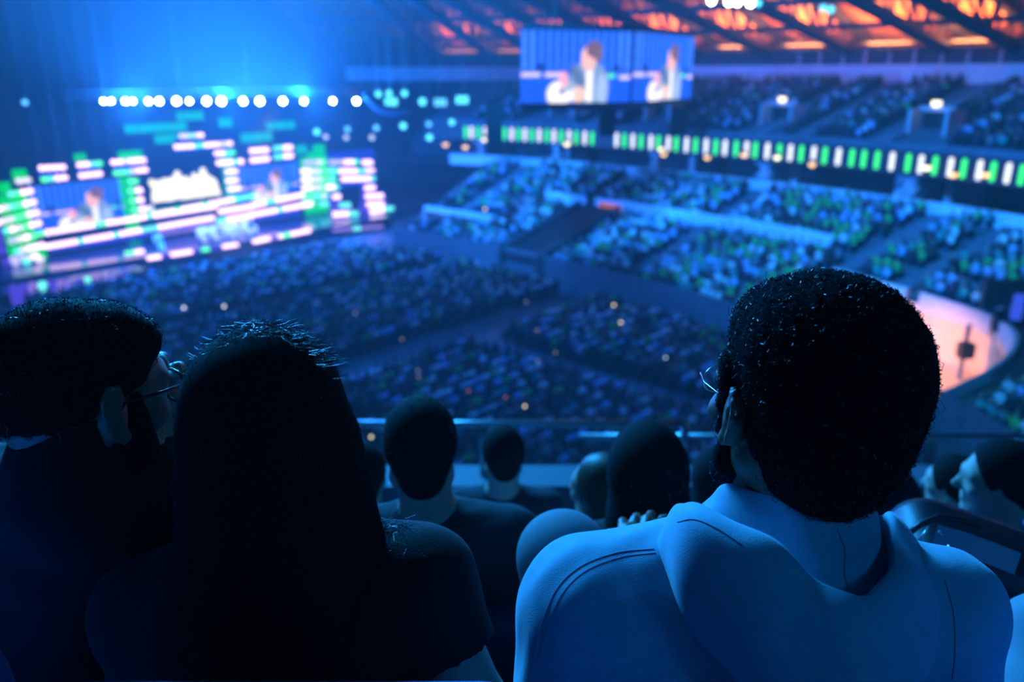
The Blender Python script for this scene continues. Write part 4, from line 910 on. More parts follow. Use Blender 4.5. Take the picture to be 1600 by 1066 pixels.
def hand_shape(F, wrist, R, curl=.5, sc=1.0, side=1, grow=0):
    """palm and five fingers: local y runs to the finger tips, z is the back of the hand, thumb on side*x"""
    at = lambda x, y, z: np.array(wrist) + R @ (V3(x * side, y, z) * sc)
    F.cap(at(0, -.03, 0), at(0, .02, 0), .025 * sc, .026 * sc, .02); F.cap(at(-.026, .05, 0), at(.022, .05, 0), .016 * sc, .017 * sc, .02); F.cap(at(-.012, .03, 0), at(.014, .08, 0), .018 * sc, .014 * sc, .02); F.cap(at(.01, .03, 0), at(-.018, .08, 0), .018 * sc, .013 * sc, .02)
    for i, (x, L) in enumerate(((.029, .072), (.010, .08), (-.009, .075), (-.027, .058))):
        p = V3(x, .082 - abs(x - .005) * .25, 0); a = curl * (.5 + .1 * i); q = [p]
        for f, l in ((.45, a), (.3, a * 2.1), (.25, a * 2.9)):
            q.append(q[-1] + V3(x * .12, math.cos(l) * L * f, -math.sin(l) * L * f))
        F.chain([at(*v) for v in q], [.0092 * sc, .0086 * sc, .008 * sc, .0066 * sc], .006)
    q = [V3(.028, .008, -.004), V3(.05, .034, -.012), V3(.056, .062, -.022), V3(.05, .086, -.03)]
    F.chain([at(*v) for v in q], [.014 * sc, .0115 * sc, .0095 * sc, .0075 * sc], .008)
def strands(name, roots, dirs, L, w, parent, m, seed=0, curl=.3, seg=3, grav=0.0):
    """thin tapered hair strands as three-sided spikes"""
    r = np.random.default_rng(seed); n = len(roots); d = np.array(dirs, float); d /= np.linalg.norm(d, axis=1)[:, None]
    t1 = np.cross(d, r.normal(size=(n, 3))); t1 /= np.linalg.norm(t1, axis=1)[:, None]; t2 = np.cross(d, t1)
    L = L * r.uniform(.6, 1.25, n)[:, None]; P_ = np.array(roots, float); V = []; ph = r.uniform(0, 6.28, n)[:, None]
    for k in range(seg):
        u = k / seg; bend = (t1 * np.cos(ph + u * 5) + t2 * np.sin(ph + u * 5)) * curl * L * u
        c = P_ + d * L * u + bend + V3(0, 0, -1) * grav * L * u * u; ww = w * (1 - .75 * u)
        for a in range(3): V.append(c + (t1 * math.cos(a * 2.094) + t2 * math.sin(a * 2.094)) * ww)
    V.append(P_ + d * L + (t1 * np.cos(ph + 5) + t2 * np.sin(ph + 5)) * curl * L + V3(0, 0, -1) * grav * L)
    nv = seg * 3 + 1; A = np.stack(V, 1).reshape(-1, 3); f = []
    for k in range(seg - 1):
        for a in range(3): b = (a + 1) % 3; f.append((k * 3 + a, k * 3 + b, (k + 1) * 3 + b)); f.append((k * 3 + a, (k + 1) * 3 + b, (k + 1) * 3 + a))
    for a in range(3): f.append(((seg - 1) * 3 + a, (seg - 1) * 3 + (a + 1) % 3, seg * 3))
    f = np.array(f); Fs = (f[None] + (np.arange(n) * nv)[:, None, None]).reshape(-1, 3)
    return mesh_np(name, A, Fs, [m], parent)
def surface_roots(o, n, seed, keep=None):
    """random places on a surface with its normals, in world coordinates"""
    me = o.data; k = len(me.polygons); c = np.empty(k * 3); me.polygons.foreach_get('center', c); nn = np.empty(k * 3); me.polygons.foreach_get('normal', nn)
    m = np.array(parent_matrix(o.parent)) if o.parent else np.eye(4); c = c.reshape(-1, 3) @ m[:3, :3].T + m[:3, 3]; nn = nn.reshape(-1, 3) @ m[:3, :3].T
    idx = np.arange(k) if keep is None else np.nonzero(keep(c, nn))[0]
    r = np.random.default_rng(seed); i = r.choice(idx, n); return c[i] + r.normal(size=(n, 3)) * .0015, nn[i] + r.normal(size=(n, 3)) * .35
def tubes(name, lines, r, parent, m, n=7):
    mb = MB()
    for l in lines: mb.tube(l, r, n)
    return mb.build(name, m, parent, True)
def p3(q): return np.array(P(*q))

S_dark = mat('deep brown skin', (.20, .10, .06), .42, bump=.25, bscale=900); S_mid = mat('olive skin', (.42, .24, .16), .45, bump=.2, bscale=900); S_lt = mat('light skin', (.55, .36, .27), .5)
H_black = mat('black hair underlayer', (.010, .009, .009), .85, spec=.12); H_afro = mat('black curly hair underlayer', (.006, .005, .006), .95, spec=.05); H_bs = mat('black hair strands', (.035, .03, .03), .32, spec=.5); H_afs = mat('black curls', (.01, .009, .01), .4, spec=.45); H_fair = mat('brown hair', (.07, .04, .02), .5)
C_hood = mat('pale grey blue fleece', (.30, .46, .60), .9, noise=.06, nscale=60, bump=.35, bscale=700, sheen=.3)
C_black = mat('black jersey cloth', (.005, .005, .007), .9, bump=.3, bscale=500, sheen=.05); C_charc = mat('charcoal cloth', (.03, .032, .042), .9, bump=.3, bscale=400)
C_jean = mat('washed denim', (.10, .15, .25), .85, noise=.2, nscale=120, bump=.4, bscale=600); C_trou = mat('grey trousers cloth', (.22, .24, .28), .85, bump=.3, bscale=400)
C_blue = mat('blue cotton cloth', (.12, .22, .55), .85, bump=.3, bscale=400); C_lite = mat('light cotton cloth', (.6, .65, .72), .85, bump=.3, bscale=400)
M_wire = mat('thin metal wire', (.6, .6, .62), .25, .9); M_plast = mat('dark plastic frame', (.02, .025, .035), .2)
M_lens = mat('clear spectacle lens', (.9, .95, 1), .02, trans=1.0)

def torso_prims(F, neck, shL, shR, hip, grow=0, bulk=1.0, back=.10):
    """trunk of a sitting figure between neck, two shoulder joints and hips"""
    n, l, r, h = map(np.array, (neck, shL, shR, hip)); mid = (l + r) / 2; F.cap(l, r, .062 * bulk, .062 * bulk, .05, 'u', grow)
    F.cap(n, (l * .45 + n * .55) + V3(0, 0, -.015), .055, .05 * bulk, .05, 'u', grow); F.cap(n, (r * .45 + n * .55) + V3(0, 0, -.015), .055, .05 * bulk, .05, 'u', grow)
    for s in (-.55, 0, .55):
        t = mid + (r - mid) * s; b = h + (r - mid) * s * .62 * V3(1, 1, 0); F.chain([t + V3(0, 0, -.03), t * .5 + b * .5, b], [.085 * bulk, .092 * bulk, .098 * bulk], .06, 'u', grow)
    return F
def seated_legs(F, hip, fdir, grow=0, kneeL=None, kneeR=None, floor=None):
    f = np.array(fdir); r = V3(f[1], -f[0], 0); h = np.array(hip); out = []
    for s, kn in ((-1, kneeL), (1, kneeR)):
        a = h + r * s * .09; k = a + f * .42 + r * s * .04 + V3(0, 0, .04) if kn is None else np.array(kn); an = k + f * .02 + V3(0, 0, -.40) if kn is None else k + f * .12 + V3(0, 0, -.38)
        if floor is not None: an[2] = floor + .09
        F.chain([a, k, an], [.088, .062, .042], .03, 'u', grow); out.append(an)
    return out
def shoes(p, ankles, fdir, m=None):
    f = Vector(fdir); r = Vector((f.y, -f.x, 0))
    for a in ankles:
        mb = MB(); c = Vector(a) + f * .07 + Vector((0, 0, -.055)); mb.rbox(c, (.27, .095, .075), f, r, Vector((0, 0, 1)), r=.035); mb.rbox(Vector(a) + Vector((0, 0, -.02)), (.11, .085, .08), f, r, Vector((0, 0, 1)), r=.03); mb.build('shoe', m or M_black, p, True)

SEATED = []
def figure(label, neck, shL, shR, hip, head, ang, floor, skin, top, bottom, fdir=(0, 1, 0), h=.008, armL=None, armR=None, hands=(None, None), sleeve='long', hair=None, hairf=None, sc=1.0, bulk=1.0, kneeL=None, kneeR=None, top_name='shirt', group='people seated just in front', detail=True, wob=.0015, legs=True, nkz=.035, extra=()):
    neck, shL, shR, hip, head = map(lambda v: np.array(v, float), (neck, shL, shR, hip, head)); R = frame(*ang); f = np.array(fdir, float); f /= np.linalg.norm(f)
    t = empty('person', (hip[0], hip[1], floor), label, 'person', group); rr = V3(f[1], -f[0], 0)
    def arm(s, sh, a):
        if a is not None: return [np.array(x, float) for x in a]
        el = sh + V3(0, 0, -.27) + rr * s * .04 + f * .03; wr = el + f * .24 - rr * s * .07 + V3(0, 0, .0); return [el, wr]
    aL, aR = arm(-1, shL, armL), arm(1, shR, armR)
    B = [neck, shL, shR, hip, head, aL[0], aL[1], aR[0], aR[1]]
    # body
    F = Field(B + [hip + f * .5 + V3(0, 0, -.4)] if legs else B, .17, h); head_shape(F, head, R, neck, 0, detail, sc); torso_prims(F, neck, shL, shR, hip, -.012, bulk)
    F.chain([shL, aL[0], aL[1]], [.045, .037, .026], .03); F.chain([shR, aR[0], aR[1]], [.045, .037, .026], .03)
    for s, a, hd in ((-1, aL, hands[0]), (1, aR, hands[1])):
        d = a[1] - a[0]; d /= np.linalg.norm(d)
        if hd is None:
            y = d; x = np.cross(y, V3(0, 0, 1)); x /= np.linalg.norm(x); RR = np.stack([x, y, np.cross(x, y)], 1); hand_shape(F, a[1] + d * .03, RR, .5, 1, -s)
        else: hand_shape(F, a[1] + np.array(hd[0]) @ V3(0, 1, 0) * .03, np.array(hd[0]), hd[1], 1, hd[2])
    an = []
    if legs: an = seated_legs(F, hip, f, -.012, kneeL, kneeR, floor)
    body = F.mesh('body', skin, t)
    # top
    F = Field([neck, shL, shR, hip, aL[0], aL[1], aR[0], aR[1]], .15, h); torso_prims(F, neck + V3(0, 0, -.02), shL, shR, hip, .006, bulk)
    for e_ in extra: F.cap(*e_)
    if sleeve == 'long':
        for s_, a in ((shL, aL), (shR, aR)): F.chain([s_, a[0], a[1]], [.062, .05, .036], .035)
    else:
        for s_, a in ((shL, aL), (shR, aR)):
            u_ = (a[0] - s_) / np.linalg.norm(a[0] - s_); F.cap(s_, s_ * .5 + a[0] * .5, .062, .058, .035); F.ell(s_ * .5 + a[0] * .5 + u_ * .075, (.085, .085, .085), None, .006, 's')
    if wob: F.wob(wob, 38, 3)
    nk = neck + V3(0, 0, nkz); F.ell(nk + V3(0, .02, .03), (.072, .075, .07), None, .012, 's')
    sh = F.mesh(top_name, top, t)
    if legs:
        F = Field([hip, hip + f * .55, hip + V3(0, 0, -.45), hip + f * .5 + V3(0, 0, .15)] + ([np.array(kneeL)] if kneeL is not None else []), .17, h * 1.2); seated_legs(F, hip, f, .012, kneeL, kneeR, floor); F.ell(hip + V3(0, 0, .0), (.17, .13, .12)); F.mesh('trousers', bottom, t); shoes(t, an, f)
    hr = None
    if hair is not None:
        hh = getattr(hairf, 'h', .006) if hairf is None else .006
        F = Field([head + V3(0, 0, .05), head + V3(0, 0, -.1)] + ([np.array(q) for q in hairf[1]] if isinstance(hairf, tuple) else []), .19, .005 if detail else .008)
        (hairf[0] if isinstance(hairf, tuple) else hairf)(F, head, R); hr = F.mesh('hair', hair, t)
    return dict(t=t, R=R, head=head, hair=hr, body=body, top=sh)
def short_hair(thick=.014, low=-.045, front=.062):
    def f(F, o, R):
        at = lambda x, y, z: np.array(o) + R @ V3(x, y, z)
        F.ell(at(0, -.018, .036), V3(.075, .097, .088) + thick, R); F.cap(at(0, -.05, .02), at(0, -.055, low + .02), .062 + thick * .6, .05 + thick * .4, .03)
        F.half(at(0, front, .05), R @ V3(0, 1, -.35), .012); F.half(at(0, -.01, low), R @ V3(0, .45, -1), .01)
        for s in (-1, 1): F.ell(at(s * .09, .0, -.02), (.022, .034, .045), R, .01, 's')
    return f

# ---------------------------------------------------------------- near stand: treads, parapet and rail
mb = MB(); pr = []
for k in range(-2, 5):
    y0_ = .42 + .86 * k; z = 13.42 - .46 * k; pr += [(y0_, z), (y0_ + .86, z)]
pr += [(4.72, 11.58), (4.72, 12.34), (4.95, 12.34), (4.95, 9.2), (-1.3, 9.2)]
mb.grid([[(-12, y, z) for y, z in pr], [(12, y, z) for y, z in pr]]); struct('stand_treads', mb, mat('stand concrete', (.12, .13, .15), .85, noise=.2, nscale=2))
mb = MB(); mb.box((0, 4.835, 12.37), (24, .3, .08)); struct('trim_6', mb, mat('pale parapet coping', (.10, .12, .16), .6))
rl = empty('guard_rail', (1.0, 4.84, 12.41), 'steel guard rail along the front edge of the near stand', 'rail')
zt1 = 12.79
tubes('top_rail', [[Vector((-1.4, 4.84, zt1)), Vector((1.15, 4.84, zt1))], [Vector((1.15, 4.84, zt1 - .02)), Vector((1.15, 4.84, 12.4))]], .024, rl, M_steel, 10)
tubes('lower_rail', [[Vector((.45, 4.84, zt1 - .09)), Vector((3.6, 4.84, zt1 - .09))]], .018, rl, M_steel)
for x in (-1.4, -.2, 1.3, 2.5, 3.6): tubes('post', [[Vector((x, 4.84, 12.4)), Vector((x, 4.84, zt1 - .02 if x < 1.2 else zt1 - .09))]], .018, rl, M_steel)
# seats of the near rows
def seat(x, y, z, top, label, w_=.47, roll=0, m=None):
    t = empty('stadium_seat', (x, y, z), label, 'seat', 'stadium seats of the near rows'); m = m or mat('blue seat upholstery', (.14, .24, .6), .75, bump=.2, bscale=300)
    X = Vector((math.cos(roll), 0, math.sin(roll))); Z = Vector((-math.sin(roll), -.12, 1)).normalized(); Y = Z.cross(X)
    mb = MB(); H = top - (z + .42); mb.rbox(Vector((x, y - .24, z + .42 + H / 2)), (w_, .07, H), X, Y, Z, r=.045, n=8); mb.build('backrest', m, t, True)
    mb = MB(); mb.rbox(Vector((x, y - .02, z + .40)), (w_ - .03, .44, .1), r=.04); mb.build('cushion', m, t)
    for s in (-1, 1): mb = MB(); mb.rbox(Vector((x + s * w_ * .5, y - .02, z + .62)), (.035, .34, .05), r=.015); mb.box(Vector((x + s * w_ * .5, y - .14, z + .31)), (.035, .06, .62)); mb.build('armrest', M_black, t)
    return t
FL = [13.42 - .46 * k for k in range(5)]
for (x, k, dz, roll, l) in ((-1.2, 0, .09, 0, 'blue padded seat at the far left end of the nearest row'), (-.71, 0, .11, -.03, 'blue padded seat behind the man in glasses at the bottom left'), (-.215, 0, .045, -.10, 'blue padded seat behind the long-haired woman in black'), (.31, 0, -.1, 0, 'blue padded seat behind the man in the pale hoodie'), (.82, 0, -.05, 0, 'blue padded seat right of the man in the hoodie'),
                            (-1.1, 1, 0, 0, 'second row seat left of the man in glasses'), (-.62, 1, .05, .0, 'second row seat seen between the man in glasses and the woman'), (-.12, 1, -.0, 0, 'second row seat behind the short-haired man in black'), (.38, 1, 0, 0, 'second row seat behind the woman with long dark hair'), (.9, 1, 0, 0, 'second row seat where the black bag lies'), (1.4, 1, 0, 0, 'second row seat at the right edge')):
    seat(x, .42 + .86 * k + .44, FL[k], FL[k] + (.985 if k == 0 else .93) + dz, l, m=None if k == 0 else mat('dark blue seat shell', (.025, .035, .08), .5))

# ---------------------------------------------------------------- the man in the pale hoodie
headC = p3((1231, 638, .955)); neckC = p3((1238, 815, 1.0)); RC = frame(15, 2, 2)
shLC, shRC = p3((908, 932, 1.03)), p3((1470, 952, 1.0)); hipC = V3(.33, .93, 13.95); kneeC = p3((880, 870, 1.38))
def hair_C(F, o, R):
    F.ell(p3((1297, 592, .925)), (.1115, .113, .124), None, .03); F.ell(p3((1290, 700, .93)), (.082, .085, .085), None, .04); F.ell(p3((1240, 520, .95)), (.07, .09, .06), None, .04)
    at = lambda x, y, z: o + R @ V3(x, y, z); F.ell(at(-.075, .075, .02), (.045, .05, .085), R, .012, 's'); F.ell(at(.0, .115, .03), (.1, .05, .08), R, .012, 's')
    F.ell(at(-.1, -.012, -.012), (.03, .022, .034), R, .01, 's'); F.cap(at(-.07, .018, .05), at(-.07, .02, -.03), .014, .011, .02)
    F.wob(.0012, 160, 4)
handC = frame(-20, -30, 0)
C = figure('man with a large afro and wire glasses in a pale grey-blue hoodie, nearest at right', neckC, shLC, shRC, hipC, headC, (15, 2, 2), FL[0], S_dark, C_hood, C_trou, h=.0055, armL=(p3((866, 1200, 1.03)), p3((975, 922, 1.33))), armR=(p3((1500, 1210, 1.0)), p3((1330, 1150, 1.22))), hands=((handC, .55, 1), None), hair=H_afro, hairf=(hair_C, [p3((1297, 592, .925))]), bulk=1.06, extra=[(p3((945, 915, 1.0)), p3((1120, 900, .99)), .045, .055, .06), (p3((930, 960, .985)), p3((1100, 960, .975)), .055, .06, .06), (p3((1440, 950, .985)), p3((1300, 930, .98)), .055, .06, .06), (p3((905, 985, 1.0)), p3((1000, 1080, .98)), .05, .06, .06), (p3((890, 1010, 1.01)), p3((868, 1120, 1.0)), .053, .056, .05)], kneeL=kneeC, top_name='hoodie', wob=.0018)
tC = C['t']; r_, d_ = surface_roots(C['hair'], 34000, 2)
strands('hair_curls', r_, d_, .013, .0005, C['hair'], H_afs, 3, .9, 4)
# beard: shell on the jaw with short curls
F = Field([headC], .17, .004); at = lambda x, y, z: headC + RC @ V3(x, y, z)
for s in (-1, 1): F.chain([at(s * .066, .012, -.03), at(s * .058, .02, -.07), at(s * .03, .065, -.105), at(0, .085, -.112)], [.012, .017, .02, .022], .02)
beard = F.mesh('beard', H_afro, tC); r_, d_ = surface_roots(beard, 3500, 6); strands('beard_curls', r_, d_, .007, .0004, beard, H_afs, 7, .8, 3)
# wire glasses
gl = empty('glasses', headC); gl.parent = tC; gl.matrix_parent_inverse = Matrix.Identity(4); gl.location = Vector(headC) - tC.location
L = []
for s in (-1, 1):
    L.append([at(s * .036 + .024 * math.cos(a), .108 - .10 * (.5 * abs(math.cos(a))) * .1 - (.004 if s * math.cos(a) > 0 else 0), .006 + .019 * math.sin(a)) for a in np.linspace(0, 2 * PI, 25)])
    tubes('temple', [[at(s * .061, .106, .014), at(s * .075, .07, .014), at(s * .08, .0, .014), at(s * .083, -.02, -.006)]], .0009, gl, M_wire, 6)
tubes('rim', L + [[at(-.012, .108, .01), at(0, .112, .013), at(.012, .108, .01)]], .0009, gl, M_wire, 6)
# hood: a draped bag of cloth behind the neck
def loft(rows, nu=70, nv=64):
    G = np.array([[p3(q) for q in r] for r in rows])
    def cr(A, n):
        p = np.concatenate([2 * A[:1] - A[1:2], A, 2 * A[-1:] - A[-2:-1]]); t = np.linspace(0, len(A) - 1, n); i = np.minimum(t.astype(int), len(A) - 2); u = (t - i).reshape((-1,) + (1,) * (A.ndim - 1)); a, b, c, d = p[i], p[i + 1], p[i + 2], p[i + 3]
        return .5 * (2 * b + (c - a) * u + (2 * a - 5 * b + 4 * c - d) * u ** 2 + (3 * b - a - 3 * c + d) * u ** 3)
    return np.swapaxes(cr(np.swapaxes(cr(G, nv), 0, 1), nu), 0, 1)
hood_rows = [
 [(1118, 800, 1.06), (1140, 780, 1.0), (1200, 790, .945), (1270, 812, .925), (1325, 822, .94), (1345, 800, 1.0), (1330, 775, 1.06)],
 [(1098, 790, 1.05), (1128, 760, .985), (1200, 771, .925), (1275, 798, .905), (1335, 808, .925), (1362, 788, .985), (1342, 758, 1.05)],
 [(1088, 800, 1.045), (1122, 790, .97), (1205, 820, .912), (1282, 862, .89), (1338, 872, .90), (1370, 830, .95), (1358, 770, 1.03)],
 [(1082, 812, 1.04), (1118, 825, .955), (1205, 890, .895), (1285, 955, .875), (1342, 968, .875), (1378, 905, .925), (1372, 800, 1.01)],
 [(1072, 800, 1.03), (1104, 800, .93), (1196, 852, .865), (1284, 915, .842), (1346, 938, .842), (1384, 895, .895), (1382, 805, 1.0)],
 [(1060, 792, 1.025), (1085, 784, .915), (1180, 832, .845), (1278, 906, .822), (1350, 936, .822), (1394, 888, .875), (1396, 806, .985)],
 [(1044, 812, 1.015), (1056, 800, .905), (1135, 862, .83), (1235, 950, .806), (1352, 985, .806), (1424, 915, .865), (1428, 840, .975)],
 [(1032, 842, 1.02), (1034, 850, .93), (1090, 930, .855), (1200, 1035, .825), (1350, 1070, .825), (1452, 980, .88), (1452, 870, .975)],
 [(1030, 862, 1.04), (1030, 895, .965), (1078, 985, .905), (1190, 1100, .88), (1345, 1130, .88), (1466, 1040, .915), (1470, 895, 1.0)]]
Gd = loft(hood_rows); nv_, nu_ = Gd.shape[:2]
nrm = np.cross(np.gradient(Gd, axis=1), np.gradient(Gd, axis=0)); nrm /= np.linalg.norm(nrm, axis=2)[..., None] + 1e-9
uu = np.linspace(0, 1, nu_)[None, :]; vv = np.linspace(0, 1, nv_)[:, None]
Gd = Gd + nrm * (.0025 * np.sin(uu * 19 + vv * 7) * np.sin(vv * PI) + .002 * np.sin(uu * 31 - vv * 12))[..., None]
top_, bot_ = Gd, Gd - nrm * -.004
Vv = np.concatenate([top_.reshape(-1, 3), bot_.reshape(-1, 3)]); fs = []; N_ = nv_ * nu_
for j in range(nv_ - 1):
    for i in range(nu_ - 1):
        a = j * nu_ + i; fs.append((a, a + 1, a + nu_ + 1, a + nu_)); fs.append((N_ + a, N_ + a + nu_, N_ + a + nu_ + 1, N_ + a + 1))
for i in range(nu_ - 1): fs.append((i, N_ + i, N_ + i + 1, i + 1)); a = (nv_ - 1) * nu_ + i; fs.append((a, a + 1, N_ + a + 1, N_ + a))
for j in range(nv_ - 1): a = j * nu_; fs.append((a, a + nu_, N_ + a + nu_, N_ + a)); a += nu_ - 1; fs.append((a, N_ + a, N_ + a + nu_, a + nu_))
hood = mesh_np('hood', Vv, fs, [C_hood], C['top'], None, True)
from mathutils.bvhtree import BVHTree
def bvh_world(o):
    m = parent_matrix(o.parent) @ Matrix.Translation(o.location); return BVHTree.FromPolygons([m @ v.co for v in o.data.vertices], [tuple(p.vertices) for p in o.data.polygons])
trees = [bvh_world(C['top']), bvh_world(hood)]
def seam(pts, name='seam', r=.0006):
    c = catmull(np.array(pts, float), 10); out = []
    for (px, py) in c:
        d = (P(px, py, 1) - EYE).normalized(); hits = [h for h in (t_.ray_cast(EYE, d, 2.5) for t_ in trees) if h[0] is not None]
        if hits: h = min(hits, key=lambda h: h[3]); out.append(h[0] - d * .0004)
    return tubes(name, [out], r, C['top'], mat('hoodie seam stitching', (.12, .2, .28), .95), 5)
seam([(1022, 858), (965, 864), (910, 884), (872, 918), (850, 965), (832, 1020)]); seam([(1024, 864), (970, 871), (916, 892), (880, 926), (858, 972), (842, 1025)], r=.0004)
seam([(1308, 826), (1320, 860), (1319, 895), (1326, 925)]); seam([(1476, 905), (1490, 960), (1492, 1020), (1488, 1062)]); seam([(1058, 816), (1085, 812), (1120, 826), (1160, 852)])
# phone in his hand
ph = p3((1000, 842, 1.40)); t = empty('smartphone', ph, 'black smartphone held low beside the hoodie man\'s raised knee', 'phone')
Rp = Matrix(frame(10, -35, 12).tolist()); mb = MB(); mb.rbox(ph, (.15, .012, .075), Rp @ Vector((1, 0, 0)), Rp @ Vector((0, 1, 0)), Rp @ Vector((0, 0, 1)), r=.01); mb.build('case', mat('glossy black case', (.015, .016, .02), .15), t)
mb = MB(); mb.rbox(Vector(ph) + Rp @ Vector((0, -.007, 0)), (.14, .002, .067), Rp @ Vector((1, 0, 0)), Rp @ Vector((0, 1, 0)), Rp @ Vector((0, 0, 1)), r=.007); mb.build('display', mat('dark glass', (.01, .012, .02), .05), t)

# ---------------------------------------------------------------- the long-haired woman
def hair_B(F, o, R):
    F.chain([p3((413, 635, .94)), p3((416, 710, .93)), p3((417, 800, .92)), p3((420, 930, .91)), p3((425, 1010, .92))], [.084, .091, .094, .098, .08], .03)
    F.ell(p3((411, 630, .95)), (.088, .105, .09), None, .03); F.ell(p3((415, 690, 1.0)), (.084, .08, .1), None, .03); F.cap(p3((505, 700, .95)), p3((560, 850, .93)), .035, .03, .05)
headB = p3((418, 686, .985)); shRB, shLB = p3((655, 910, .99)), p3((235, 955, 1.02))
Bw = figure('woman with long straight dark hair in a black t-shirt, between the two men', p3((425, 800, 1.0)), shLB, shRB, V3(-.27, .93, 13.95), headB, (-6, 2, 0), FL[0], S_lt, C_black, C_jean, h=.0065, armR=(p3((758, 1130, .97)), p3((650, 1180, 1.2))), sleeve='short', hair=H_black, hairf=(hair_B, [p3((420, 1010, .92)), p3((560, 850, .93))]), top_name='t_shirt', wob=.0012)
r = np.random.default_rng(12); roots = []; dirs = []
for k in range(2600):
    a = r.uniform(-1, 1); py_ = 516 + 26 * a * a + r.normal() * 6; roots.append(p3((412 + a * 95, py_ + abs(a) ** 3 * 45, .94 + r.normal() * .03))); dirs.append(V3(r.normal() * 1.1 + a * .8, r.normal() * .4, .12 + r.normal() * .12))
strands('hair_strands', np.array(roots), np.array(dirs), .035, .00026, Bw['hair'], H_bs, 13, .18, 4, .35)
r_, d_ = surface_roots(Bw['hair'], 7000, 14); d_[:, 2] = -3.2; strands('hair_strands', r_, d_, .11, .0004, Bw['hair'], H_bs, 15, .03, 4)
roots = [p3((575 + r.uniform(-25, 60), 826 + r.normal() * 6, .93)) for _ in range(160)]; strands('hair_strands', np.array(roots), r.normal(size=(160, 3)) * V3(1, .5, .35), .045, .00028, Bw['hair'], H_bs, 16, .3, 4, .2)

# ---------------------------------------------------------------- the man in glasses on the left
headA = p3((134, 622, 1.0)); RA = frame(-33, 8, 0); atA = lambda x, y, z: headA + RA @ V3(x, y, z)
def hair_A(F, o, R):
    at = lambda x, y, z: o + R @ V3(x, y, z); F.ell(at(0, -.024, .036), (.083, .106, .092), R); F.ell(at(0, -.055, .0), (.072, .068, .07), R, .03); F.ell(at(0, .04, .074), (.06, .048, .038), R, .03)
    
    for s in (-1, 1): F.ell(at(s * .1, .045, -.03), (.045, .06, .062), R, .01, 's'); F.ell(at(s * .098, -.008, -.015), (.03, .03, .042), R, .008, 's')
    F.ell(at(0, .115, .005), (.09, .06, .07), R, .01, 's'); F.half(at(0, -.05, -.012), (0, 0, -1), .02); F.wob(.002, 110, 21)
handA = frame(60, -60, -20)
A = figure('bearded man with dark curly hair and glasses turned right, at the left edge', p3((112, 750, 1.02)), p3((-110, 800, 1.05)), p3((222, 775, 1.07)), V3(-.72, .93, 13.95), headA, (-33, 8, 0), FL[0], S_mid, C_black, C_jean, h=.006, armR=(p3((330, 1010, 1.22)), p3((256, 715, 1.13))), hands=(None, (frame(20, -82, 0), 1.0, -1)), hair=H_black, hairf=(hair_A, []), top_name='shirt', wob=.002, nkz=.19, extra=[(p3((118, 672, .985)), p3((112, 770, 1.0)), .066, .085, .03)])
r_, d_ = surface_roots(A['hair'], 16000, 22, lambda c, n: (c[:, 2] > headA[2] - .03)); strands('hair_curls', r_, d_, .016, .0005, A['hair'], H_bs, 23, .8, 5)
F = Field([headA], .17, .0045)
for s in (-1, 1): F.chain([atA(s * .066, .012, -.03), atA(s * .058, .02, -.07), atA(s * .03, .065, -.103), atA(0, .082, -.108)], [.015, .019, .02, .02], .02); F.cap(atA(s * .07, .02, .01), atA(s * .06, .04, -.06), .011, .018, .02)
bA = F.mesh('beard', H_black, A['t'])
gl = empty('glasses', (0, 0, 0)); gl.parent = A['t']; gl.location = Vector(headA) - A['t'].location; L = []
for s in (-1, 1):
    pts_ = [(.026 * np.sign(math.cos(a)) * abs(math.cos(a)) ** .7, .021 * np.sign(math.sin(a)) * abs(math.sin(a)) ** .7) for a in np.linspace(0, 2 * PI, 29)]
    L.append([atA(s * .037 + x, .104 - abs(.037 + s * x) * .14, .006 + z) for x, z in pts_]); tubes('temple', [[atA(s * .066, .096, .016), atA(s * .078, .06, .015), atA(s * .084, .0, .012), atA(s * .086, -.02, -.01)]], .0022, gl, M_plast)
    q = [Vector(atA(s * .037 + x * .97, .104 - abs(.037 + s * x) * .14, .006 + z * .97)) for x, z in pts_[:-1]]; mb = MB(); off = Vector(RA @ V3(0, .0015, 0)); n_ = len(q); mb.add(q + [v + off for v in q], [tuple(range(n_)), tuple(range(n_, 2 * n_))[::-1]] + [(i, (i + 1) % n_, n_ + (i + 1) % n_, n_ + i) for i in range(n_)]); mb.build('lens', M_lens, gl)
tubes('rim', L + [[atA(-.011, .1, .01), atA(0, .104, .014), atA(.011, .1, .01)]], .002, gl, M_plast)

# ---------------------------------------------------------------- people of the rows further down
def row_person(label, px, py, d, yaw, floor, skin, top, hair, hairf, shw=.17, bx=0, h=.009, sleeve='short', bottom=None, drop=.215, ext=(), **kw):
    kw.setdefault('nkz', .06)
    hd = p3((px, py, d)); nk = hd + V3(bx * .4, -.01, -.165); shl = nk + V3(bx - shw, 0, -.055); shr = nk + V3(bx + shw, 0, -.055); fz = floor
    g = figure(label, nk, shl, shr, V3(nk[0] + bx, nk[1] + .03, fz + .5), hd, (yaw, 4, 0), fz, skin, top, bottom or C_jean, h=h, sleeve=sleeve, hair=hair, hairf=(hairf, ext), detail=False, group='people in the rows below', **kw)
    n = int(5200 / d); r_, d_ = surface_roots(g['hair'], n, n); d_[:, 2] -= 1.6 if len(ext) else .3; strands('hair_strands', r_, d_, .05 if len(ext) else .022, .0008, g['hair'], mat('rim-lightened hair strands', (.26, .2, .17), .3, spec=.6) if hair is H_black else hair, n, .15, 3); return g  # strand colour on dark heads lightened to stand in for the rim light
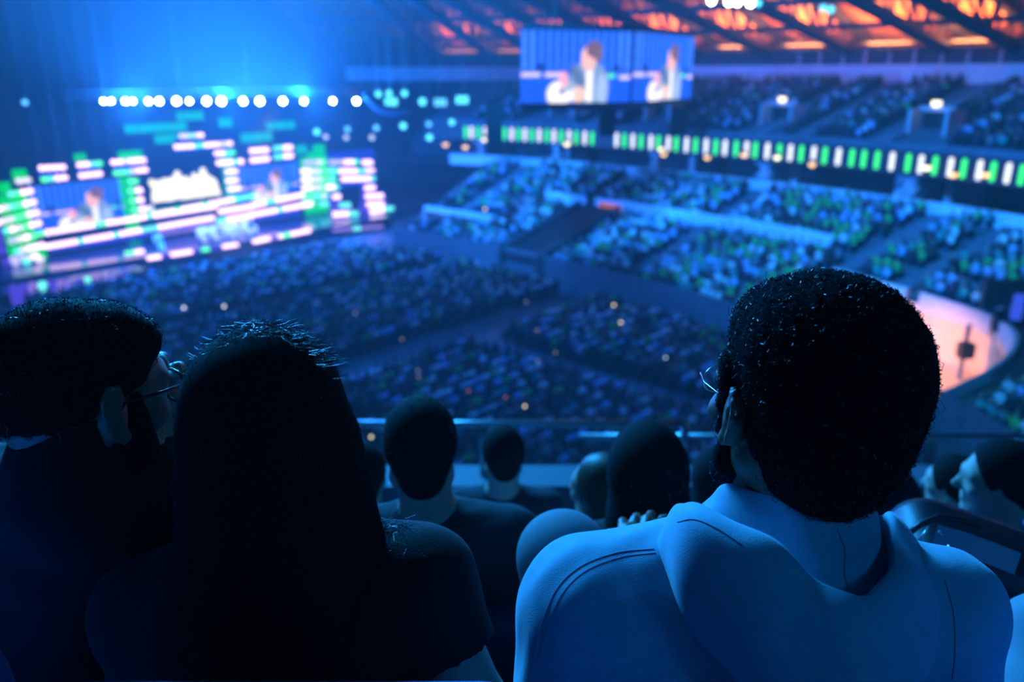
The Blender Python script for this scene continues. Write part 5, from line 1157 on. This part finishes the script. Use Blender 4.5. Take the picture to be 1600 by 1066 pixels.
def long_hair(thick=.02, length=.28):
    def f(F, o, R):
        at = lambda x, y, z: o + R @ V3(x, y, z); F.ell(at(0, -.02, .036), V3(.075, .097, .088) + thick, R); F.chain([at(0, -.03, .0), at(0, -.055, -.1), at(0, -.075, -length)], [.088, .09, .07], .04); F.half(at(0, .06, 0), R @ V3(0, 1, 0), .01)
    return f
row_person('person with short dark hair in a black t-shirt, seen from behind in the second row', 657, 703, 1.78, 8, FL[1], S_lt, C_charc, H_black, short_hair(.006, -.06), bx=.035, shw=.155, nkz=.10)
row_person('person with long dark hair below the shoulders, second row, left of the hoodie man', 1008, 738, 1.85, 4, FL[1], S_lt, C_black, H_black, long_hair(.008, .3), ext=[p3((1008, 738, 1.85)) + V3(0, 0, -.3)])
row_person('person with flat-topped short hair in dark blue, third row', 785, 712, 3.05, 10, FL[2], S_lt, C_charc, H_black, short_hair(.006, -.05), h=.012)
row_person('person with brown hair facing left beside the long-haired one in front', 938, 765, 2.6, 50, FL[2], S_lt, C_lite, H_fair, long_hair(.006, .2), h=.011, ext=[p3((938, 765, 2.6)) + V3(0, 0, -.25)])
row_person('person in the row below partly hidden by the long-haired woman\'s shoulder', 562, 752, 2.5, -10, FL[2], S_lt, C_blue, H_black, short_hair(.012, -.06), h=.011)
row_person('person with short dark hair facing left in dark blue, lower right edge', 1562, 752, 2.35, 62, FL[2], S_lt, C_blue, H_black, short_hair(.01, -.05), h=.011, sleeve='long')
row_person('small dark-haired person just left of the profile at the right edge', 1487, 757, 3.3, 40, FL[3], S_lt, C_charc, H_black, short_hair(.012, -.05), h=.012)
row_person('person in a light shirt with bowed dark head, right of the hoodie', 1380, 780, 2.75, 20, FL[2], S_lt, C_lite, H_black, short_hair(.012, -.06), h=.011, sleeve='long')
row_person('person at the left edge beyond the man in glasses, pale-lit shoulder', -30, 640, 1.75, 0, FL[1], S_lt, C_blue, H_black, short_hair(.01, -.05), h=.011)
row_person('person behind the hoodie man\'s chin, dark hair in the third row', 1118, 748, 2.95, 0, FL[2], S_lt, C_blue, H_black, long_hair(.008, .22), h=.011, ext=[p3((1118, 748, 2.95)) + V3(0, 0, -.25)])
# neighbour at the right edge of the nearest row
figure('person in grey clothes cut off by the right edge, next to the hoodie man', p3((1790, 850, 1.2)), p3((1640, 1010, 1.18)), p3((1950, 1010, 1.18)), V3(.98, 1.05, 13.9), p3((1790, 700, 1.2)), (0, 0, 0), FL[0], S_lt, C_trou, C_jean, h=.01, armL=(p3((1600, 1120, 1.1)), p3((1640, 1160, 1.3))), hair=H_black, hairf=short_hair(.01), detail=False, sleeve='long')

# ---------------------------------------------------------------- black bag with a grey strap on the seat at right
bc = p3((1530, 868, 1.52)); t = empty('bag', bc, 'black bag with broad grey strap and buckle on a seat at lower right', 'bag')
X = (p3((1600, 890, 1.5)) - p3((1440, 835, 1.5))); X /= np.linalg.norm(X); Xv = Vector(X); Zv = Vector((0, -.25, 1)).normalized(); Yv = Zv.cross(Xv).normalized(); Zv = Xv.cross(Yv)
C_bag = mat('black nylon', (.012, .013, .02), .45, bump=.3, bscale=300); mb = MB(); mb.rbox(Vector(bc) - Zv * .09, (.30, .16, .26), Xv, Yv, Zv, r=.06); mb.build('bag_body', C_bag, t, True)
mb = MB(); q = [Vector(p3(a)) for a in ((1462, 838, 1.42), (1500, 848, 1.415), (1545, 864, 1.41), (1590, 882, 1.415))]; wv = Vector(p3((1478, 852, 1.4)) - p3((1488, 822, 1.4))) 
rows = [[p - wv * .55, p + wv * .55] for p in q]; mb.grid(rows); mb.grid([[p + Vector((0, .004, 0)) for p in r] for r in rows]); mb.build('strap', mat('grey webbing', (.2, .23, .28), .8, bump=.5, bscale=500), t)
tubes('handle', [[Vector(p3(a)) for a in ((1414, 838, 1.45), (1440, 818, 1.45), (1466, 808, 1.45), (1500, 812, 1.46), (1530, 822, 1.48))]], .006, t, C_bag)
for (a, b) in (((1436, 846, 1.41), (1452, 824, 1.41)), ((1468, 830, 1.40), (1472, 838, 1.40))): tubes('buckle', [[Vector(p3(a)), Vector(p3(b))]], .003, t, M_steel)
mb = MB(); mb.rbox(Vector(p3((1484, 858, 1.40))), (.012, .008, .012), Xv, Yv, Zv, r=.003); mb.build('rivet', M_steel, t)
